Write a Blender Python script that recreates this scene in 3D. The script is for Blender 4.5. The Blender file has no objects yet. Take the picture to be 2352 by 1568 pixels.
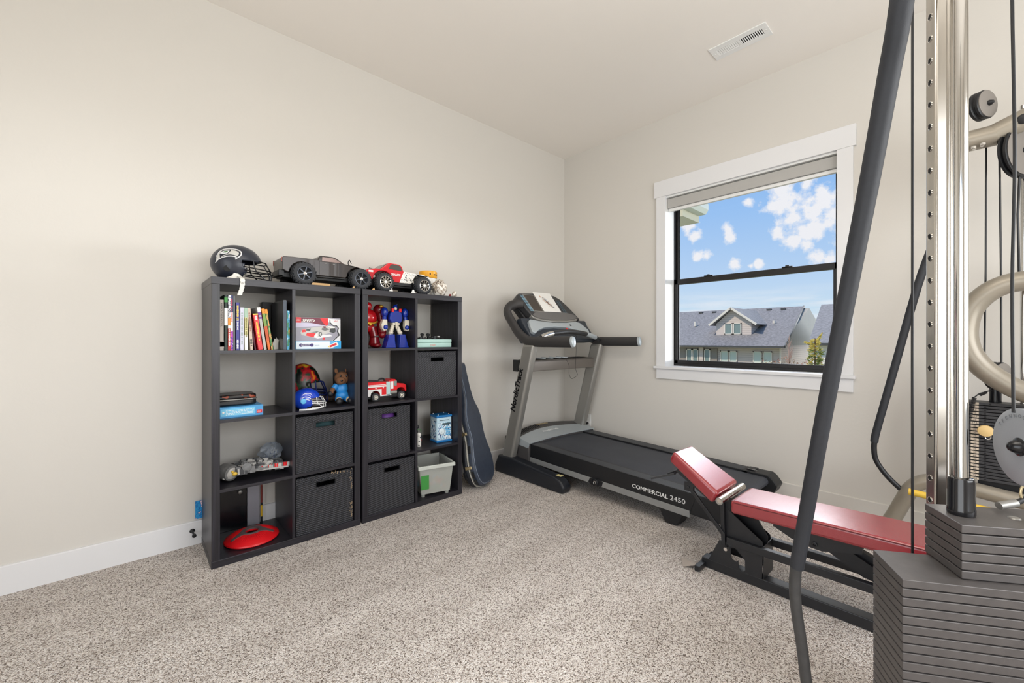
import bpy, bmesh, math, random
from mathutils import Vector, Matrix, Euler
random.seed(7)
sc = bpy.context.scene
C = sc.collection
PI = math.pi
R = math.radians
V = Vector

# ------------------------------------------------------------------ materials
def nt(name):
    m = bpy.data.materials.new(name); m.use_nodes = True
    t = m.node_tree; b = t.nodes['Principled BSDF']
    return m, t, b
def setb(b, key, val):
    if key in b.inputs: b.inputs[key].default_value = val
def srgb(r, g, b):
    f = lambda c: (c/255/12.92) if c/255 <= 0.04045 else ((c/255+0.055)/1.055)**2.4
    return (f(r), f(g), f(b), 1)
def mat(name, rgb, rough=.5, metal=0, spec=None, coat=0, bump=0, bscale=200, vary=0, vscale=30, trans=0, alpha=1, stretch=None):
    m, t, b = nt(name)
    col = srgb(*rgb)
    b.inputs['Base Color'].default_value = col
    b.inputs['Roughness'].default_value = rough
    b.inputs['Metallic'].default_value = metal
    if spec is not None: setb(b, 'Specular IOR Level', spec)
    if coat: setb(b, 'Coat Weight', coat)
    if trans: setb(b, 'Transmission Weight', trans)
    if alpha < 1: b.inputs['Alpha'].default_value = alpha
    N = t.nodes; L = t.links
    tc = N.new('ShaderNodeTexCoord'); src = tc.outputs['Object']
    if stretch:
        mp = N.new('ShaderNodeMapping'); mp.inputs['Scale'].default_value = stretch
        L.new(src, mp.inputs['Vector']); src = mp.outputs['Vector']
    if vary:
        no = N.new('ShaderNodeTexNoise'); no.inputs['Scale'].default_value = vscale; no.inputs['Detail'].default_value = 4
        L.new(src, no.inputs['Vector'])
        r = N.new('ShaderNodeValToRGB')
        r.color_ramp.elements[0].position = .3; r.color_ramp.elements[1].position = .7
        r.color_ramp.elements[0].color = tuple(max(0, c*(1-vary)) for c in col[:3])+(1,)
        r.color_ramp.elements[1].color = tuple(min(1, c*(1+vary)) for c in col[:3])+(1,)
        L.new(no.outputs['Fac'], r.inputs['Fac']); L.new(r.outputs['Color'], b.inputs['Base Color'])
    if bump:
        n2 = N.new('ShaderNodeTexNoise'); n2.inputs['Scale'].default_value = bscale; n2.inputs['Detail'].default_value = 3
        L.new(src, n2.inputs['Vector'])
        bp = N.new('ShaderNodeBump'); bp.inputs['Strength'].default_value = bump; bp.inputs['Distance'].default_value = .002
        L.new(n2.outputs['Fac'], bp.inputs['Height']); L.new(bp.outputs['Normal'], b.inputs['Normal'])
    return m

M = {}
M['wall'] = mat('wall_paint', (212, 208, 201), .75, bump=.25, bscale=55, spec=.25)
M['wallr'] = M['wall']
M['ceil'] = mat('ceiling_paint', (240, 235, 228), .8, bump=.15, bscale=70, spec=.2)
M['trim'] = mat('white_trim', (225, 225, 226), .4)
M['white'] = mat('white_plastic', (232, 232, 230), .35)
M['black'] = mat('black_plastic', (22, 23, 26), .45)
M['blackm'] = mat('black_metal', (32, 33, 36), .4, bump=.1, bscale=300)
M['blackg'] = mat('black_gloss', (14, 15, 20), .2)
M['wframe'] = mat('window_black', (20, 18, 19), .45)
M['foam'] = mat('grip_foam', (36, 38, 43), .62, bump=.15, bscale=600, vary=.08, vscale=80)
M['barm'] = mat('bar_rubber', (58, 57, 56), .55, vary=.15, vscale=40)
M['chrome'] = mat('chrome', (222, 220, 216), .1, 1, bump=.02, bscale=20)
M['chromes'] = mat('worn_chrome', (205, 200, 192), .2, 1, bump=.06, bscale=60, vary=.12, vscale=25, stretch=(1, 1, .15))
M['silver'] = mat('silver_paint', (150, 148, 143), .38, .55)
M['silverl'] = mat('silver_light', (178, 186, 190), .35, .35)
M['rail'] = mat('rail_grey', (150, 151, 150), .4, .3)
M['dgrey'] = mat('dark_grey', (54, 55, 58), .5)
M['belt'] = mat('tread_belt', (58, 61, 68), .6, bump=.2, bscale=700, vary=.12, vscale=6)
M['ribs'] = mat('rail_ribbed', (84, 87, 92), .5)
M['beige'] = mat('machine_beige', (150, 142, 128), .35, .25, vary=.06, vscale=14)
M['pulley'] = mat('pulley_grey', (128, 122, 116), .55)
M['disc'] = mat('disc_silver', (172, 176, 182), .42, .35, bump=.15, bscale=260)
M['plate'] = mat('iron_plate', (94, 90, 88), .42, .35, bump=.12, bscale=420, vary=.1, vscale=30)
M['plated'] = mat('iron_plate_dark', (58, 58, 60), .5, .2, bump=.2, bscale=420)
M['yellow'] = mat('yellow_tube', (226, 186, 66), .45)
M['knobw'] = mat('cream_knob', (222, 190, 130), .5)
M['label'] = mat('cream_label', (206, 192, 172), .6)
M['gold'] = mat('worn_gold', (196, 178, 140), .35, .8)
M['cloth'] = mat('white_cloth', (226, 224, 216), .85)
M['card'] = mat('cardboard', (196, 160, 112), .8)
M['paper'] = mat('paper', (235, 233, 228), .7)
M['red'] = mat('gloss_red', (190, 20, 30), .2, coat=.4)
M['redd'] = mat('dark_red', (120, 14, 24), .2, coat=.4)
M['redb'] = mat('bright_red', (215, 24, 32), .35)
M['blue'] = mat('gloss_blue', (16, 48, 150), .22, coat=.4)
M['blued'] = mat('navy', (20, 34, 92), .35)
M['sky'] = mat('sky_blue', (92, 176, 222), .4)
M['skyd'] = mat('mid_blue', (22, 112, 178), .4)
M['cream'] = mat('cream_plastic', (214, 206, 188), .35)
M['green'] = mat('green', (58, 140, 60), .5)
M['orange'] = mat('orange', (232, 140, 40), .5)
M['purple'] = mat('purple', (110, 60, 150), .5)
M['mint'] = mat('mint_tin', (176, 210, 202), .4)
M['tyre'] = mat('tyre_rubber', (52, 54, 58), .75, bump=.3, bscale=200)
M['rimd'] = mat('dark_rim', (70, 74, 82), .3, .6)
M['brown'] = mat('plush_brown', (112, 76, 50), .9, bump=.5, bscale=500)
M['bluecl'] = mat('satin_blue', (40, 130, 200), .35, bump=.3, bscale=60)
M['tan'] = mat('tan_plush', (206, 178, 140), .9)
M['bronze'] = mat('bronze_tube', (140, 116, 104), .3, .5)
M['greyb'] = mat('brick_grey', (112, 112, 112), .45, vary=.25, vscale=60)
M['greyl'] = mat('brick_lightgrey', (178, 176, 172), .45, vary=.15, vscale=60)
M['dark'] = mat('dark_void', (10, 10, 12), .7)

def leather():
    m, t, b = nt('red_leather'); N, L = t.nodes, t.links
    b.inputs['Base Color'].default_value = srgb(146, 30, 40); b.inputs['Roughness'].default_value = .27; setb(b, 'Specular IOR Level', .9); setb(b, 'Coat Weight', .5); setb(b, 'Coat Roughness', .22)
    tc = N.new('ShaderNodeTexCoord'); vo = N.new('ShaderNodeTexVoronoi'); vo.inputs['Scale'].default_value = 420
    L.new(tc.outputs['Object'], vo.inputs['Vector'])
    bp = N.new('ShaderNodeBump'); bp.inputs['Strength'].default_value = .22; bp.inputs['Distance'].default_value = .001
    L.new(vo.outputs['Distance'], bp.inputs['Height']); L.new(bp.outputs['Normal'], b.inputs['Normal'])
    return m
M['leather'] = leather()

def carpet():
    m, t, b = nt('carpet'); N, L = t.nodes, t.links
    b.inputs['Roughness'].default_value = .95; setb(b, 'Specular IOR Level', .1)
    tc = N.new('ShaderNodeTexCoord')
    vo = N.new('ShaderNodeTexVoronoi'); vo.inputs['Scale'].default_value = 270
    n0 = N.new('ShaderNodeTexNoise'); n0.inputs['Scale'].default_value = 90
    mx = N.new('ShaderNodeMixRGB'); mx.blend_type = 'ADD'; mx.inputs['Fac'].default_value = .006
    L.new(tc.outputs['Object'], n0.inputs['Vector'])
    L.new(tc.outputs['Object'], mx.inputs['Color1']); L.new(n0.outputs['Color'], mx.inputs['Color2'])
    L.new(mx.outputs['Color'], vo.inputs['Vector'])
    sep = N.new('ShaderNodeSeparateColor'); L.new(vo.outputs['Color'], sep.inputs['Color'])
    r = N.new('ShaderNodeValToRGB'); e = r.color_ramp.elements
    e[0].position = 0; e[0].color = srgb(104, 93, 84)
    e[1].position = .22; e[1].color = srgb(176, 164, 154)
    for p, c in ((.42, (219, 209, 200)), (.7, (238, 230, 223)), (1, (248, 243, 238))):
        x = e.new(p); x.color = srgb(*c)
    L.new(sep.outputs['Red'], r.inputs['Fac'])
    # brushed pile: broad streaks along the vacuum direction
    mp = N.new('ShaderNodeMapping'); mp.inputs['Rotation'].default_value = (0, 0, R(38)); mp.inputs['Scale'].default_value = (1.1, 5, 1)
    L.new(tc.outputs['Object'], mp.inputs['Vector'])
    n1 = N.new('ShaderNodeTexNoise'); n1.inputs['Scale'].default_value = 1.3; n1.inputs['Detail'].default_value = 5; n1.inputs['Roughness'].default_value = .6
    L.new(mp.outputs['Vector'], n1.inputs['Vector'])
    r1 = N.new('ShaderNodeValToRGB'); r1.color_ramp.elements[0].position = .38; r1.color_ramp.elements[1].position = .62
    r1.color_ramp.elements[0].color = (.90, .89, .88, 1); r1.color_ramp.elements[1].color = (1.05, 1.05, 1.05, 1)
    L.new(n1.outputs['Fac'], r1.inputs['Fac'])
    m2 = N.new('ShaderNodeMixRGB'); m2.blend_type = 'MULTIPLY'; m2.inputs['Fac'].default_value = 1
    L.new(r.outputs['Color'], m2.inputs['Color1']); L.new(r1.outputs['Color'], m2.inputs['Color2'])
    L.new(m2.outputs['Color'], b.inputs['Base Color'])
    bp = N.new('ShaderNodeBump'); bp.inputs['Strength'].default_value = .9; bp.inputs['Distance'].default_value = .006
    L.new(vo.outputs['Distance'], bp.inputs['Height']); bp.invert = True
    L.new(bp.outputs['Normal'], b.inputs['Normal'])
    return m
M['carpet'] = carpet()

def wood(name, axis, base=(24, 23, 27), hi=(47, 45, 53)):
    m, t, b = nt(name); N, L = t.nodes, t.links
    b.inputs['Roughness'].default_value = .36
    tc = N.new('ShaderNodeTexCoord'); mp = N.new('ShaderNodeMapping')
    s = [260, 260, 260]; s[axis] = 3.5; mp.inputs['Scale'].default_value = s
    L.new(tc.outputs['Object'], mp.inputs['Vector'])
    no = N.new('ShaderNodeTexNoise'); no.inputs['Scale'].default_value = 1; no.inputs['Detail'].default_value = 3
    L.new(mp.outputs['Vector'], no.inputs['Vector'])
    r = N.new('ShaderNodeValToRGB'); r.color_ramp.elements[0].position = .35; r.color_ramp.elements[1].position = .7
    r.color_ramp.elements[0].color = srgb(*base); r.color_ramp.elements[1].color = srgb(*hi)
    L.new(no.outputs['Fac'], r.inputs['Fac']); L.new(r.outputs['Color'], b.inputs['Base Color'])
    bp = N.new('ShaderNodeBump'); bp.inputs['Strength'].default_value = .25; bp.inputs['Distance'].default_value = .001
    L.new(no.outputs['Fac'], bp.inputs['Height']); L.new(bp.outputs['Normal'], b.inputs['Normal'])
    return m
M['woodx'] = wood('blackbrown_wood_x', 0); M['woodz'] = wood('blackbrown_wood_z', 2); M['woody'] = wood('blackbrown_wood_y', 1, (24, 23, 26), (36, 34, 38))

def weave():
    m, t, b = nt('basket_weave'); N, L = t.nodes, t.links
    b.inputs['Roughness'].default_value = .32
    tc = N.new('ShaderNodeTexCoord')
    def wave(rot, sc_):
        mp = N.new('ShaderNodeMapping'); mp.inputs['Rotation'].default_value = rot
        L.new(tc.outputs['Object'], mp.inputs['Vector'])
        w = N.new('ShaderNodeTexWave'); w.inputs['Scale'].default_value = sc_; w.bands_direction = 'X'; w.inputs['Distortion'].default_value = .4
        L.new(mp.outputs['Vector'], w.inputs['Vector']); return w
    a = wave((0, R(58), 0), 30); c = wave((0, R(-32), 0), 44)
    ml = N.new('ShaderNodeMath'); ml.operation = 'MULTIPLY'
    L.new(a.outputs['Fac'], ml.inputs[0]); L.new(c.outputs['Fac'], ml.inputs[1])
    r = N.new('ShaderNodeValToRGB'); r.color_ramp.elements[0].position = .12; r.color_ramp.elements[1].position = .8
    r.color_ramp.elements[0].color = srgb(24, 24, 27); r.color_ramp.elements[1].color = srgb(98, 99, 106)
    L.new(ml.outputs[0], r.inputs['Fac']); L.new(r.outputs['Color'], b.inputs['Base Color'])
    bp = N.new('ShaderNodeBump'); bp.inputs['Strength'].default_value = .9; bp.inputs['Distance'].default_value = .004
    L.new(ml.outputs[0], bp.inputs['Height']); L.new(bp.outputs['Normal'], b.inputs['Normal'])
    return m
M['weave'] = weave()

def pattern(name, cols, scale, rough=.4, stretch=(1, 1, 1), kind='noise', detail=3):
    """patches of several printed colours (book covers, camouflage, box art)"""
    m, t, b = nt(name); N, L = t.nodes, t.links
    b.inputs['Roughness'].default_value = rough
    tc = N.new('ShaderNodeTexCoord'); mp = N.new('ShaderNodeMapping'); mp.inputs['Scale'].default_value = stretch
    L.new(tc.outputs['Object'], mp.inputs['Vector'])
    if kind == 'noise':
        no = N.new('ShaderNodeTexNoise'); no.inputs['Scale'].default_value = scale; no.inputs['Detail'].default_value = detail
        out = no.outputs['Fac']; lo, hi = .3, .7
    else:
        no = N.new('ShaderNodeTexVoronoi'); no.inputs['Scale'].default_value = scale
        s = N.new('ShaderNodeSeparateColor'); L.new(no.outputs['Color'], s.inputs['Color']); out = s.outputs['Red']; lo, hi = 0, 1
    L.new(mp.outputs['Vector'], no.inputs['Vector'])
    r = N.new('ShaderNodeValToRGB'); r.color_ramp.interpolation = 'CONSTANT'
    e = r.color_ramp.elements; n = len(cols)
    e[0].position = 0; e[0].color = srgb(*cols[0])
    e[1].position = lo+(hi-lo)/n; e[1].color = srgb(*cols[min(1, n-1)])
    for i in range(2, n):
        x = e.new(lo+(hi-lo)*i/n); x.color = srgb(*cols[i])
    L.new(out, r.inputs['Fac']); L.new(r.outputs['Color'], b.inputs['Base Color'])
    return m

def stripes(name, c1, c2, scale, axis='Z', rough=.7, edge=.06, c3=None):
    """lap siding or grille: lines across one axis"""
    m, t, b = nt(name); N, L = t.nodes, t.links
    b.inputs['Roughness'].default_value = rough
    tc = N.new('ShaderNodeTexCoord'); s = N.new('ShaderNodeSeparateXYZ'); L.new(tc.outputs['Object'], s.inputs['Vector'])
    ml = N.new('ShaderNodeMath'); ml.operation = 'MULTIPLY'; ml.inputs[1].default_value = scale
    L.new(s.outputs[axis], ml.inputs[0])
    fr = N.new('ShaderNodeMath'); fr.operation = 'FRACT'; L.new(ml.outputs[0], fr.inputs[0])
    r = N.new('ShaderNodeValToRGB'); r.color_ramp.interpolation = 'CONSTANT'
    r.color_ramp.elements[0].color = srgb(*c2); r.color_ramp.elements[1].position = edge; r.color_ramp.elements[1].color = srgb(*c1)
    L.new(fr.outputs[0], r.inputs['Fac']); L.new(r.outputs['Color'], b.inputs['Base Color'])
    return m

# ------------------------------------------------------------------ geometry
WORLD = {}
class MB:
    def __init__(s): s.v = []; s.f = []; s.m = []
    def add(s, vs, fs, mi=0, X=None):
        o = len(s.v)
        for p in vs:
            p = V(p)
            s.v.append(X @ p if X is not None else p)
        for f in fs: s.f.append([i+o for i in f]); s.m.append(mi)
        return s
    def box(s, x0, y0, z0, x1, y1, z1, mi=0, X=None):
        x0, x1 = sorted((x0, x1)); y0, y1 = sorted((y0, y1)); z0, z1 = sorted((z0, z1))
        vs = [(x0,y0,z0),(x1,y0,z0),(x1,y1,z0),(x0,y1,z0),(x0,y0,z1),(x1,y0,z1),(x1,y1,z1),(x0,y1,z1)]
        return s.add(vs, [(0,3,2,1),(4,5,6,7),(0,1,5,4),(1,2,6,5),(2,3,7,6),(3,0,4,7)], mi, X)
    def obox(s, c, size, rot=(0,0,0), mi=0):
        X = Matrix.Translation(c) @ (rot if isinstance(rot, Matrix) else Euler(rot).to_matrix().to_4x4())
        a, b, d = size[0]/2, size[1]/2, size[2]/2
        return s.box(-a, -b, -d, a, b, d, mi, X)
    def beam(s, p0, p1, w, h, up=(0,0,1), mi=0):
        """rectangular bar from p0 to p1; w across, h along up"""
        p0, p1 = V(p0), V(p1); d = p1-p0; L = d.length; d.normalize()
        up = V(up); r = d.cross(up)
        if r.length < 1e-6: r = d.cross(V((1,0,0)))
        r.normalize(); u = r.cross(d)
        vs = []
        for p in (p0, p1):
            for a, b in ((-1,-1),(1,-1),(1,1),(-1,1)): vs.append(p + r*(a*w/2) + u*(b*h/2))
        return s.add(vs, [(0,1,2,3),(7,6,5,4),(0,4,5,1),(1,5,6,2),(2,6,7,3),(3,7,4,0)], mi)
    def rings(s, rs, closed=False, caps=True, mi=0):
        n = len(rs[0]); vs = [p for r in rs for p in r]; fs = []
        m = len(rs); rng = m if closed else m-1
        for i in range(rng):
            j = (i+1) % m
            for k in range(n):
                l = (k+1) % n
                fs.append((i*n+k, i*n+l, j*n+l, j*n+k))
        if caps and not closed:
            fs.append(tuple(range(n-1, -1, -1))); fs.append(tuple((m-1)*n+k for k in range(n)))
        return s.add(vs, fs, mi)
    def tube(s, pts, r, n=14, closed=False, caps=True, mi=0, up=None, flat=1.0):
        pts = [V(p) for p in pts]; m = len(pts)
        rad = r if isinstance(r, (list, tuple)) else [r]*m
        tg = []
        for i in range(m):
            if closed: d = pts[(i+1) % m]-pts[i-1]
            else: d = pts[min(i+1, m-1)]-pts[max(i-1, 0)]
            tg.append(d.normalized())
        u = V(up) if up else (V((0,0,1)) if abs(tg[0].z) < .9 else V((1,0,0)))
        a = (u-tg[0]*u.dot(tg[0])).normalized(); rs = []
        for i in range(m):
            if i:
                q = tg[i-1].rotation_difference(tg[i]); a = q @ a
                if up:
                    w = u-tg[i]*u.dot(tg[i])
                    if w.length > 1e-4: a = w.normalized()
            b = tg[i].cross(a)
            rs.append([pts[i]+a*(math.cos(2*PI*k/n)*rad[i])+b*(math.sin(2*PI*k/n)*rad[i]*flat) for k in range(n)])
        return s.rings(rs, closed, caps, mi)
    def cyl(s, p0, p1, r, r1=None, n=24, mi=0, caps=True):
        return s.tube([p0, p1], [r, r if r1 is None else r1], n, mi=mi, caps=caps)
    def lathe(s, prof, o=(0,0,0), ax=(0,0,1), n=32, mi=0, closed=False, caps=True):
        o = V(o); ax = V(ax).normalized(); t = V((1,0,0)) if abs(ax.x) < .9 else V((0,1,0))
        a = (t-ax*t.dot(ax)).normalized(); b = ax.cross(a)
        rs = [[o+ax*h+a*(r*math.cos(2*PI*k/n))+b*(r*math.sin(2*PI*k/n)) for k in range(n)] for r, h in prof]
        return s.rings(rs, closed, caps, mi)
    def prism(s, poly, o, u, v, w, mi=0):
        o, u, v, w = V(o), V(u), V(v), V(w); n = len(poly)
        vs = [o+u*a+v*b for a, b in poly]+[o+u*a+v*b+w for a, b in poly]
        fs = [tuple(range(n-1, -1, -1)), tuple(range(n, 2*n))]+[(i, (i+1) % n, n+(i+1) % n, n+i) for i in range(n)]
        return s.add(vs, fs, mi)
    def ell(s, c, r, rot=(0,0,0), n=24, m=14, mi=0):
        X = Matrix.Translation(c) @ Euler(rot).to_matrix().to_4x4()
        if not isinstance(r, (list, tuple)): r = (r, r, r)
        rs = []
        for i in range(m+1):
            th = PI*(i/m)*.998+.001*PI
            rs.append([X @ V((r[0]*math.sin(th)*math.cos(2*PI*k/n), r[1]*math.sin(th)*math.sin(2*PI*k/n), -r[2]*math.cos(th))) for k in range(n)])
        return s.rings(rs, mi=mi)
    def text(s, body, size, o, right, up, mi=0, depth=.0006, align='LEFT', shear=0, width=1.0, bold=0):
        cu = bpy.data.curves.new('t', 'FONT'); cu.body = body; cu.size = size; cu.align_x = align; cu.shear = shear; cu.offset = bold
        cu.extrude = depth; cu.resolution_u = 3
        ob = bpy.data.objects.new('t', cu); C.objects.link(ob); bpy.context.view_layer.update()
        me = bpy.data.meshes.new_from_object(ob.evaluated_get(bpy.context.evaluated_depsgraph_get()))
        r = V(right).normalized(); u = V(up); u = (u-r*u.dot(r)).normalized(); w = r.cross(u)
        vs = [V(o)+r*(p.co.x*width)+u*p.co.y+w*p.co.z for p in me.vertices]
        s.add(vs, [tuple(p.vertices) for p in me.polygons], mi)
        bpy.data.objects.remove(ob); bpy.data.curves.remove(cu); bpy.data.meshes.remove(me)
        return s
    def done(s, name, mats, parent=None, bevel=0, smooth=35, sub=0, seg=2, fix=True):
        if not isinstance(mats, (list, tuple)): mats = [mats]
        off = V((0,0,0)); root = parent
        while root is not None and root.parent is not None: root = root.parent
        if root is not None and root.name in WORLD: off = WORLD[root.name]
        me = bpy.data.meshes.new(name)
        me.from_pydata([tuple(p-off) for p in s.v], [], s.f)
        for m in mats: me.materials.append(m if not isinstance(m, str) else M[m])
        for p, i in zip(me.polygons, s.m): p.material_index = i
        me.validate(); me.update()
        if fix:
            bm = bmesh.new(); bm.from_mesh(me); bmesh.ops.recalc_face_normals(bm, faces=bm.faces); bm.to_mesh(me); bm.free()
        if smooth:
            for p in me.polygons: p.use_smooth = True
            try: me.set_sharp_from_angle(angle=R(smooth))
            except Exception: pass
        o = bpy.data.objects.new(name, me); C.objects.link(o)
        if parent is not None: o.parent = parent
        if bevel:
            b = o.modifiers.new('bevel', 'BEVEL'); b.width = bevel; b.segments = seg; b.limit_method = 'ANGLE'; b.angle_limit = R(35)
            b.harden_normals = False
        if sub:
            b = o.modifiers.new('sub', 'SUBSURF'); b.levels = sub; b.render_levels = sub
        return o
def tag(o, label, cat, group=None, kind=None):
    o['label'] = label; o['category'] = cat
    if group: o['group'] = group
    if kind: o['kind'] = kind
    return o
def thing(name, label, cat, loc=(0,0,0), rotz=0, group=None, world=False):
    o = bpy.data.objects.new(name, None); C.objects.link(o); o.empty_display_size = .1
    o.location = loc; o.rotation_euler = (0, 0, rotz)
    if world: WORLD[o.name] = V(loc)
    return tag(o, label, cat, group)
def struct(o):
    o['kind'] = 'structure'; return o
def arc(c, r, a0, a1, n, u, v):
    c, u, v = V(c), V(u), V(v)
    return [c+u*(r*math.cos(R(a0+(a1-a0)*i/n)))+v*(r*math.sin(R(a0+(a1-a0)*i/n))) for i in range(n+1)]
def spline(pts, n=8):
    """Catmull-Rom through points"""
    P = [V(p) for p in pts]; P = [P[0]*2-P[1]]+P+[P[-1]*2-P[-2]]; out = []
    for i in range(1, len(P)-2):
        for k in range(n):
            t = k/n; a, b, c, d = P[i-1:i+3]
            out.append(.5*((2*b)+(c-a)*t+(2*a-5*b+4*c-d)*t*t+(3*b-a-3*c+d)*t**3))
    out.append(P[-2]); return out

# ------------------------------------------------------------------ camera
H = 1.16; YAW = R(47.53)
cam = bpy.data.cameras.new('camera'); co = bpy.data.objects.new('camera', cam); C.objects.link(co)
co.location = (0, 0, H); co.rotation_euler = (R(90), 0, YAW-R(90))
cam.sensor_width = 36; cam.lens = 36*960.66/2352; cam.shift_y = -4.65/2352; cam.clip_start = .02; cam.clip_end = 500
sc.camera = co
sc.view_settings.view_transform = 'Standard'; sc.view_settings.look = 'None'; sc.view_settings.gamma = 1
sc.view_settings.use_curve_mapping = False
EOF_DUMMY = 0
# ------------------------------------------------------------------ room shell
XR, YL, ZC = 3.49, 2.971, 3.115
XB, YB = -1.5, -1.9            # walls behind the camera
T = .14
wy0, wy1, wz0, wz1 = .592, 1.801, .925, 2.42   # window opening
f = MB().box(XB-T, YB-T, -.12, XR+T, YL+T, 0).done('floor', 'carpet', smooth=0); struct(f)
f = MB().box(XB-T, YB-T, ZC, XR+T, YL+T, ZC+.12).done('ceiling', 'ceil', smooth=0); struct(f)
f = MB().box(XB-T, YL, 0, XR+T, YL+T, ZC).done('wall_left', 'wall', smooth=0); struct(f)
b = MB(); b.box(XR, YB, 0, XR+T, wy0-.013, ZC).box(XR, wy1+.013, 0, XR+T, YL, ZC).box(XR, wy0-.013, 0, XR+T, wy1+.013, wz0-.023).box(XR, wy0-.013, wz1+.01, XR+T, wy1+.013, ZC)
struct(b.done('wall_right', 'wall', smooth=0))
# walls behind the camera, each with an opening added for a fill lamp
b = MB(); b.box(XB-T, YB-T, 0, 0, YB, ZC).box(2.7, YB-T, 0, XR+T, YB, ZC).box(0, YB-T, 2.5, 2.7, YB, ZC).box(0, YB-T, 0, 2.7, YB, .75)
struct(b.done('wall_near', 'wall', smooth=0))
b = MB(); b.box(XB-T, YB, 0, XB, -1.0, ZC).box(XB-T, 1.3, 0, XB, YL, ZC).box(XB-T, -1.0, 2.4, XB, 1.3, ZC)
struct(b.done('wall_back', 'wall', smooth=0))
# baseboards (eased top edge)
bb = [(0,0), (.016,0), (.016,.128), (.012,.132), (0,.132)]
b = MB().prism(bb, (XB,YL,0), (0,-1,0), (0,0,1), (XR-XB,0,0)); struct(b.done('baseboard_left', 'trim', smooth=0))
b = MB().prism(bb, (XR,YB,0), (-1,0,0), (0,0,1), (0,YL-YB-.016,0)); struct(b.done('baseboard_right', 'wall', smooth=0))

# ------------------------------------------------------------------ window
w = thing('window_1', '', '', (XR, 1.2, wz0)); del w['label']; del w['category']; w['kind'] = 'structure'; WORLD[w.name] = V((XR,1.2,wz0))
def wpart(n, bld, m, bev=.002):
    return bld.done(n, m, w, bevel=bev, smooth=0)
cy0, cy1 = .508, 1.886
wpart('head_casing', MB().box(XR-.021, .493, 2.42, XR, 1.904, 2.562), 'trim')
wpart('side_casing', MB().box(XR-.019, wy1-.002, .925, XR, cy1, 2.42), 'trim')
wpart('side_casing', MB().box(XR-.019, cy0, .925, XR, wy0+.002, 2.42), 'trim')
wpart('sill', MB().box(XR-.035, .495, .903, XR+.14, 1.906, .925), 'trim', .003)
wpart('apron', MB().box(XR-.018, cy0, .815, XR, cy1, .903), 'trim')
wpart('jamb', MB().box(XR, wy1, .925, XR+T, wy1+.012, 2.42).box(XR, wy0-.012, .925, XR+T, wy0, 2.42).box(XR, wy0, 2.405, XR+T, wy1, 2.42), 'white', 0)
fx0, fx1 = 3.632, 3.70
fr = MB(); fr.box(fx0, wy0-.02, .925, fx1, wy1+.02, .945).box(fx0, wy0-.02, 2.40, fx1, wy1+.02, 2.44).box(fx0, wy1-.003, .93, fx1, wy1+.02, 2.42).box(fx0, wy0-.02, .93, fx1, wy0+.014, 2.42)
wpart('frame', fr, 'wframe', .001)
def sash(x0, x1, z0, z1, st, top, bot, name):
    s = MB(); ya, yb = wy0+.016, wy1-.004
    s.box(x0, ya, z0, x1, yb, z0+bot).box(x0, ya, z1-top, x1, yb, z1).box(x0, ya, z0, x1, ya+st, z1).box(x0, yb-st, z0, x1, yb, z1)
    # glazing bead, one step back from the face
    k = .008; s.box(x0+.012, ya+st, z0+bot, x1-.004, ya+st+k, z1-top).box(x0+.012, yb-st-k, z0+bot, x1-.004, yb-st, z1-top)
    o = wpart(name, s, 'wframe', .002)
    g = MB().box((x0+x1)/2-.002, ya+st-.004, z0+bot-.004, (x0+x1)/2+.002, yb-st+.004, z1-top+.004).done('pane', glassm, o, smooth=0)
    return o
def glass():
    m, t, b = nt('window_glass'); N, L = t.nodes, t.links
    tr = N.new('ShaderNodeBsdfTransparent'); gl = N.new('ShaderNodeBsdfGlossy'); gl.inputs['Roughness'].default_value = .02
    mx = N.new('ShaderNodeMixShader'); fz = N.new('ShaderNodeFresnel'); fz.inputs['IOR'].default_value = 1.3
    ml = N.new('ShaderNodeMath'); ml.operation = 'MULTIPLY'; ml.inputs[1].default_value = .35; L.new(fz.outputs[0], ml.inputs[0])
    L.new(ml.outputs[0], mx.inputs['Fac']); L.new(tr.outputs[0], mx.inputs[1]); L.new(gl.outputs[0], mx.inputs[2])
    L.new(mx.outputs[0], N['Material Output'].inputs['Surface']); return m
glassm = glass()
ls = sash(3.640, 3.665, .942, 1.700, .028, .046, .034, 'lower_sash')
us = sash(3.672, 3.692, 1.655, 2.42, .020, .03, .045, 'upper_sash')
for yy in (.92, 1.5):
    MB().box(3.632, yy-.035, 1.700, 3.655, yy+.035, 1.708).box(3.634, yy-.012, 1.706, 3.65, yy+.012, 1.716).done('sash_lock', 'wframe', ls, bevel=.002, smooth=0)
# roller blind tucked under the head jamb
bl = thing('roller_blind', 'grey cassette of a rolled-up window blind with a white bottom bar', 'window blind', (3.535, 1.2, 2.30), world=True)
MB().box(3.505, wy0+.004, 2.315, 3.565, wy1-.003, 2.397).done('cassette', mat('blind_grey', (176, 174, 170), .6, bump=.1, bscale=500), bl, bevel=.004, smooth=0)
MB().box(3.52, wy0+.006, 2.288, 3.55, wy1-.008, 2.314).done('bottom_bar', 'white', bl, bevel=.004, smooth=0)

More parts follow.
